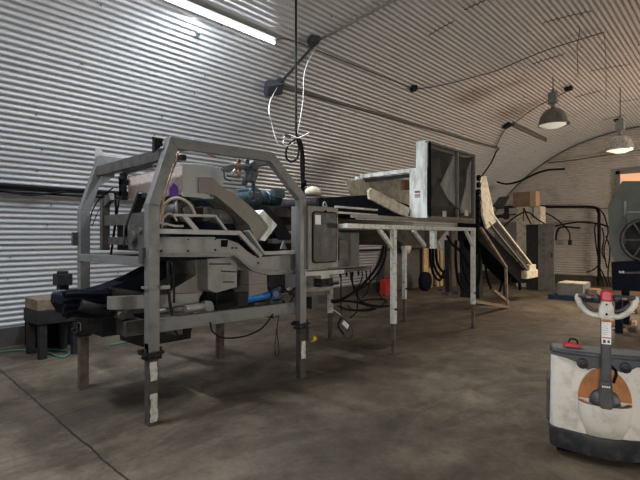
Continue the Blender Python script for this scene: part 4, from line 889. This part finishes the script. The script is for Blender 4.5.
b = MB().bar(PY(12.5, 622, 291), PY(12.5, 652, 291), 0.3, 0.06); b.v = [v-Vector((0, 0, 0)) for v in b.v]
zmin = min(v.z for v in b.v); b.v = [v-Vector((0, 0, zmin)) for v in b.v]
tag(b.build('board', M_plank), 'pale board lying on the floor behind the big green machine', 'board')

# ------------------------------------------------------------------ floor hoses
cable('garden_hose', [G(0, 352, .015), G(20, 350, .015), G(45, 352, .015), G(62, 357, .015), G(70, 352, .015), G(60, 350, .015), G(35, 349, .015)], 0.013, M_green, 'green garden hose on the floor in front of the dark bench', 'hose')
cable('garden_hose', [G(110, 345, .015), G(126, 342, .015), G(140, 339, .015), G(150, 337, .015)], 0.013, M_green, 'green hose end on the floor behind the front left leg', 'hose')
cable('cable', [G(180, 323, .02), G(200, 321, .02), G(230, 316, .02)], 0.012, M_cable, 'thin dark cable on the floor behind the machine')
b = MB().lathe([(0.0, 0.02), (0.08, 0.018), (0.15, 0.008), (0.19, 0.0)], G(374, 347), 14); tag(b.build('dirt_pile', mat('damp_dirt', (0.05, 0.038, 0.028), 0.9, 0, bump=0.4)), 'small dark patch of dirt on the floor between the stand legs', 'dirt')

# ------------------------------------------------------------------ pallet jack
from mathutils import Matrix
fwd = Vector((-sn, cs, 0)); rgt = Vector((cs, sn, 0))
org = fwd*3.36+rgt*2.005
ang = math.radians(26)
lx = (rgt*math.cos(ang)-fwd*math.sin(ang)).normalized(); ly = (fwd*math.cos(ang)+rgt*math.sin(ang)).normalized()
JM = Matrix(((lx.x, ly.x, 0, org.x), (lx.y, ly.y, 0, org.y), (0, 0, 1, 0), (0, 0, 0, 1)))
pj = thing('pallet_jack', (org.x, org.y, 0), 'scuffed off-white electric pallet jack with charcoal tiller in the right foreground', 'pallet jack')
def shell(z0, z1, w0, w1, y0, y1, bulge0, bulge1, nx=14, depth=0.42, r=0.09):
    # body slab with a bulging front (towards -y) and rounded front corners
    def outline(w, yf, bl):
        P = []
        for i in range(nx+1):
            t = -1+2*i/nx; x = t*(w-r); P.append((x, yf-bl*(1-t*t)))
        c0 = []
        for i in range(1, 6):
            a = math.pi/2*i/6; c0.append((w-r+r*math.sin(a), yf+r-r*math.cos(a)))
        right = c0+[(w, yf+r), (w, yf+depth)]
        left = [(-x, y) for x, y in right][::-1]
        return left+P+right
    o0, o1 = outline(w0, y0, bulge0), outline(w1, y1, bulge1); n = len(o0)
    mb = MB(); vs = [(x, y, z0) for x, y in o0]+[(x, y, z1) for x, y in o1]
    mb.add(vs, [(i, i+1, n+i+1, n+i) for i in range(n-1)]+[(n-1, 0, n, 2*n-1)], True)
    mb.f.append(list(range(n))[::-1]); mb.sm.append(False); mb.f.append(list(range(n, 2*n))); mb.sm.append(False)
    return mb
shell(0.20, 0.745, 0.347, 0.337, 0.0, 0.035, 0.05, 0.025, depth=0.20).build('cover', M_jwhite, pj, M=JM, bevel=0.006)
shell(0.055, 0.205, 0.347, 0.354, 0.0, -0.012, 0.065, 0.065).build('bumper_skirt', M_jblk, pj, M=JM, bevel=0.008)
shell(0.742, 0.775, 0.348, 0.342, 0.018, 0.02, 0.035, 0.035, depth=0.20).build('top_band', M_jdark, pj, M=JM, bevel=0.01)
lab(shell(0.773, 0.779, 0.337, 0.327, 0.03, 0.04, 0.03, 0.03, depth=0.17).build('top_cover', M_frame_lt, pj, M=JM, bevel=0.004), 'grey top lid')
MB().box((-0.30, 0.10, 0.0), (0.30, 0.36, 0.06)).build('chassis_base', M_black, pj, M=JM)
for s in (-1, 1):
    MB().cyl((s*0.26-0.03, 0.12, 0.06), (s*0.26+0.03, 0.12, 0.06), 0.06, n=16).build('castor_wheel', M_black, pj, M=JM)
    b = MB().box((s*0.25-0.08, 0.45, 0.05), (s*0.25+0.08, 1.60, 0.12)).prism([(1.60, 0.05), (1.72, 0.05), (1.72, 0.08), (1.60, 0.12)], 'x', s*0.25-0.08, s*0.25+0.08)
    b.build('fork', M_mid, pj, M=JM, bevel=0.006)
MB().box((-0.33, 0.20, 0.10), (0.33, 0.45, 0.56)).build('battery_housing', M_mid, pj, M=JM, bevel=0.01)
MB().box((-0.37, 0.20, 0.18), (-0.335, 0.46, 0.50)).build('side_plate', M_mid, pj, M=JM, bevel=0.01)
# cowl: raised oval pocket. outer white bowl + orange recess
def bowl(prof, a0, a1, cx_, cz_, sx, n=20):
    vs = []; m = n+1
    for (rr, dy, zz) in prof:
        for k in range(m):
            a = math.radians(a0+(a1-a0)*k/n); vs.append((cx_+sx*rr*math.cos(a), dy, cz_+zz*math.sin(a)))
    return MB().add(vs, [(i*m+k, i*m+k+1, (i+1)*m+k+1, (i+1)*m+k) for i in range(len(prof)-1) for k in range(n)], True)
zc = 0.455
b = bowl([(0.163, -0.03, 0.225), (0.150, -0.028, 0.20), (0.11, -0.024, 0.14), (0.0, -0.022, 0.0)], 0, 180, 0, zc, 1.0); lab(b.build('recess', M_org, pj, M=JM), 'orange arched recess behind the tiller')
b = MB(); pr = []
n = 20; vs = []
rows = [(0.0, 0), (0.15, 1), (0.35, 2), (0.6, 3), (0.85, 4), (1.0, 5)]
for t, _ in rows:                              # pocket: protruding lower bowl
    for k in range(n+1):
        a = math.pi+math.pi*k/n
        R_ = 0.163*(1-0.42*t*t); y = -0.03-0.12*math.sqrt(max(0, 1-t*t))*abs(math.sin(a))**0.7
        vs.append((R_*math.cos(a), y, zc-0.01-0.265*t+0.0*math.sin(a)))
b.add(vs, [(i*(n+1)+k, i*(n+1)+k+1, (i+1)*(n+1)+k+1, (i+1)*(n+1)+k) for i in range(len(rows)-1) for k in range(n)], True)
lab(b.build('pocket', M_jwhite, pj, M=JM), 'bulging off-white pocket under the tiller')
vs = []
for rr in (1.0, 0.82, 0.6):
    for k in range(n+1):
        a = math.pi+math.pi*k/n; vs.append((0.163*rr*math.cos(a), -0.028-0.125*rr*abs(math.sin(a))**0.7, zc-0.008+(0.0 if rr == 1 else (-0.004 if rr > 0.7 else -0.04))))
b = MB().add(vs, [(i*(n+1)+k, i*(n+1)+k+1, (i+1)*(n+1)+k+1, (i+1)*(n+1)+k) for i in range(2) for k in range(n)], True)
lab(b.build('pocket_rim', M_org, pj, M=JM), 'orange rim of the pocket')
b = MB().lathe([(0.0, 0.065), (0.04, 0.06), (0.072, 0.04), (0.092, 0.0), (0.096, -0.03), (0.0, -0.035)], (0, -0.055, zc+0.02), 20); b.build('pivot_dome', M_jdark, pj, M=JM)
b = MB().prism([(-0.036, zc-0.02), (0.036, zc-0.02), (0.046, zc+0.03), (0.037, zc+0.09), (0.034, zc+0.17), (-0.034, zc+0.17), (-0.037, zc+0.09), (-0.046, zc+0.03)], 'y', -0.17, -0.09); b.build('tiller_knuckle', M_jdark, pj, M=JM, bevel=0.012)
b = MB().bar((0, -0.13, zc+0.10), (0.0, -0.135, 1.05), 0.062, 0.045, (0, 1, 0)); b.build('tiller_arm', M_jdark, pj, M=JM, bevel=0.008)
lb = MB().box((-0.028, -0.1605, 0.875), (0.028, -0.1570, 1.045)); lb = lab(lb.build('warning_label', M_paper, pj, M=JM), 'white warning label on the tiller arm')
MB().box((-0.026, -0.1612, 1.024), (0.026, -0.1600, 1.043)).build('label_header', M_org, lb, M=JM)
b = MB()
for i, (x0, x1, z) in enumerate(((-0.022, -0.004, 0.995), (0.002, 0.014, 0.993), (-0.02, 0.01, 0.98), (-0.022, 0.02, 0.966), (-0.022, 0.018, 0.952), (-0.022, 0.02, 0.938), (-0.022, 0.012, 0.925))):
    b.box((x0, -0.1608, z), (x0+(x1-x0)*0.8, -0.1600, z+0.0022))
b.box((-0.02, -0.1608, 0.866), (-0.004, -0.16, 0.888)).box((0.006, -0.1608, 0.868), (0.02, -0.16, 0.886))
b.v = [v+Vector((0, -0.0003, 0.017)) for v in b.v]; b.build('label_print', M_ink, lb, M=JM)
MB().box((-0.026, -0.1612, 0.915), (0.026, -0.16, 0.922)).build('label_stripe', M_red, lb, M=JM)
lg = MB()
for i in range(4): lg.box((-0.026+i*0.013, -0.1705, 0.583), (-0.018+i*0.013, -0.1695, 0.595))
lab(lg.build('name_badge', M_paper, pj, M=JM), 'small pale badge on the knuckle')
# head
hd = MB().prism([(-0.034, 1.045), (0.034, 1.045), (0.047, 1.07), (0.044, 1.12), (0.03, 1.155), (0.028, 1.20), (-0.028, 1.20), (-0.03, 1.155), (-0.044, 1.12), (-0.047, 1.07)], 'y', -0.175, -0.10); hd = lab(hd.build('control_head', M_jwhite, pj, M=JM, bevel=0.012), 'off-white control head')
b = MB().prism([(-0.028, 1.165), (0.028, 1.165), (0.034, 1.18), (0.034, 1.225), (0.02, 1.24), (-0.02, 1.24), (-0.034, 1.225), (-0.034, 1.18)], 'y', -0.185, -0.115); lab(b.build('reverse_button', M_redb, hd, M=JM, bevel=0.010), 'crimson safety button')
MB().cyl((0, -0.176, 1.145), (0, -0.18, 1.145), 0.006, n=8).cyl((0, -0.176, 1.08), (0, -0.18, 1.08), 0.008, n=8).build('screws', M_black, hd, M=JM)
for s in (-1, 1):
    pts = [(s*0.033, -0.14, 1.065), (s*0.075, -0.14, 1.065), (s*0.120, -0.14, 1.09), (s*0.152, -0.14, 1.13), (s*0.168, -0.14, 1.17), (s*0.171, -0.14, 1.205)]
    P_ = crom([Vector(p) for p in pts], 5)
    b = MB().tube(P_, [0.019 if i < len(P_)-4 else 0.017-0.002*(i-len(P_)+4) for i in range(len(P_))], 12)
    lab(b.build('handle_loop', M_jwhite, hd, M=JM), 'off-white handle loop')
    pts = [(s*0.03, -0.13, 1.10), (s*0.07, -0.13, 1.10), (s*0.11, -0.13, 1.12), (s*0.138, -0.13, 1.15)]
    MB().tube([Vector(p) for p in pts], 0.013, 10, False, 5).build('inner_loop', M_jdark, hd, M=JM)
    MB().tube([(s*0.03, -0.14, 1.185), (s*0.07, -0.14, 1.188), (s*0.168, -0.14, 1.193)], 0.017, 12).build('grip', M_jdark, hd, M=JM)
    MB().tube([(s*0.045, -0.14, 1.186), (s*0.07, -0.14, 1.186)], 0.026, 12).build('thumb_wheel', M_jb, hd, M=JM)
    MB().box((s*0.105-0.012, -0.164, 1.182), (s*0.105+0.012, -0.154, 1.194)).build('horn_button', M_org, hd, M=JM)
    c_ = (s*0.125+(-0.01 if s < 0 else 0), -0.03, 0.70)
    b = MB().lathe([(0.0, -0.03), (0.018, -0.03), (0.022, -0.022), (0.030, -0.026), (0.036, -0.018), (0.036, 0.02)], c_, 20, 'y'); b.build('key_switch' if s < 0 else 'charge_gauge', M_jblk, pj, M=JM)
b = MB().prism([(-0.34, 0.742), (-0.24, 0.725), (-0.17, 0.70), (-0.14, 0.67), (-0.10, 0.655), (-0.07, 0.67), (0.07, 0.67), (0.10, 0.66), (0.15, 0.675), (0.19, 0.705), (0.34, 0.72), (0.34, 0.75), (-0.34, 0.75)], 'y', -0.022, 0.03); b.build('brow_panel', M_jdark, pj, M=JM, bevel=0.006)
b = MB().prism([(-0.26, 0.79), (-0.25, 0.812), (-0.22, 0.82), (-0.17, 0.815), (-0.13, 0.79)], 'y', 0.05, 0.12); lab(b.build('power_disconnect', M_redb, pj, M=JM, bevel=0.005), 'red power disconnect on top')
MB().tube([(-0.22, 0.085, 0.812), (-0.213, 0.085, 0.838), (-0.19, 0.085, 0.846), (-0.167, 0.085, 0.838), (-0.16, 0.085, 0.812)], 0.006, 8, False, 4).build('disconnect_handle', M_black, pj, M=JM)
MB().tube([(0.04, -0.02, 0.70), (0.07, -0.03, 0.66), (0.05, -0.08, 0.60)], 0.010, 8, False, 4).build('tiller_cable', M_black, pj, M=JM)

# ------------------------------------------------------------------ lights
def area(name, loc, target, sx, sy, power, col, spread=180):
    l = bpy.data.lights.new(name, 'AREA'); l.shape = 'RECTANGLE'; l.size = sx; l.size_y = sy; l.energy = power; l.color = col; l.spread = math.radians(spread)
    o = bpy.data.objects.new(name, l); C.objects.link(o); o.location = loc
    o.rotation_euler = (Vector(target)-Vector(loc)).to_track_quat('-Z', 'Y').to_euler(); return o
# fluorescent tubes light the left side
for y in (3.4, 0.0):
    p = AP(117.6, y, 0.125); area('tube_light', p, (p.x-0.6, y, 0), 0.05, 2.4, 260, (0.84, 0.91, 1.0))
# pendant glow
l = bpy.data.lights.new('pendant_light', 'SPOT'); l.energy = 420; l.color = (1.0, 0.84, 0.66); l.spot_size = math.radians(150); l.spot_blend = 0.6; l.shadow_soft_size = 0.2
o = bpy.data.objects.new('pendant_light', l); C.objects.link(o); o.location = (L2[0], L2[1], L2[2]-0.10)
l = bpy.data.lights.new('pendant_light', 'SPOT'); l.energy = 220; l.color = (1.0, 0.88, 0.72); l.spot_size = math.radians(150); l.spot_blend = 0.6; l.shadow_soft_size = 0.2
o = bpy.data.objects.new('pendant_light', l); C.objects.link(o); o.location = (L1[0], L1[1], L1[2]-0.10)
# daylight through side windows, and added fill from the near wall
area('window_light', (2.75, 14.2, 1.6), (-5.0, 13.5, 0.9), 2.1, 1.4, 400, (1.0, 0.87, 0.72))
area('window_light', (2.75, 5.5, 1.6), (-5.0, 6.5, 1.4), 2.1, 1.4, 80, (1.0, 0.95, 0.88))
area('window_light', (1.2, Y0+0.16, 1.65), (0.4, 4.0, 0.6), 1.9, 1.3, 100, (1.0, 0.96, 0.90), 110)  # added fill from the made-up near window, aimed towards the jack
w = bpy.data.worlds.new('world'); bpy.context.scene.world = w; w.use_nodes = True
w.node_tree.nodes['Background'].inputs[0].default_value = (0.5, 0.52, 0.55, 1); w.node_tree.nodes['Background'].inputs[1].default_value = 0.1
vs_ = bpy.context.scene.view_settings; vs_.view_transform = 'Standard'; vs_.look = 'None'; vs_.exposure = 0.0; vs_.gamma = 1.0; vs_.use_curve_mapping = False
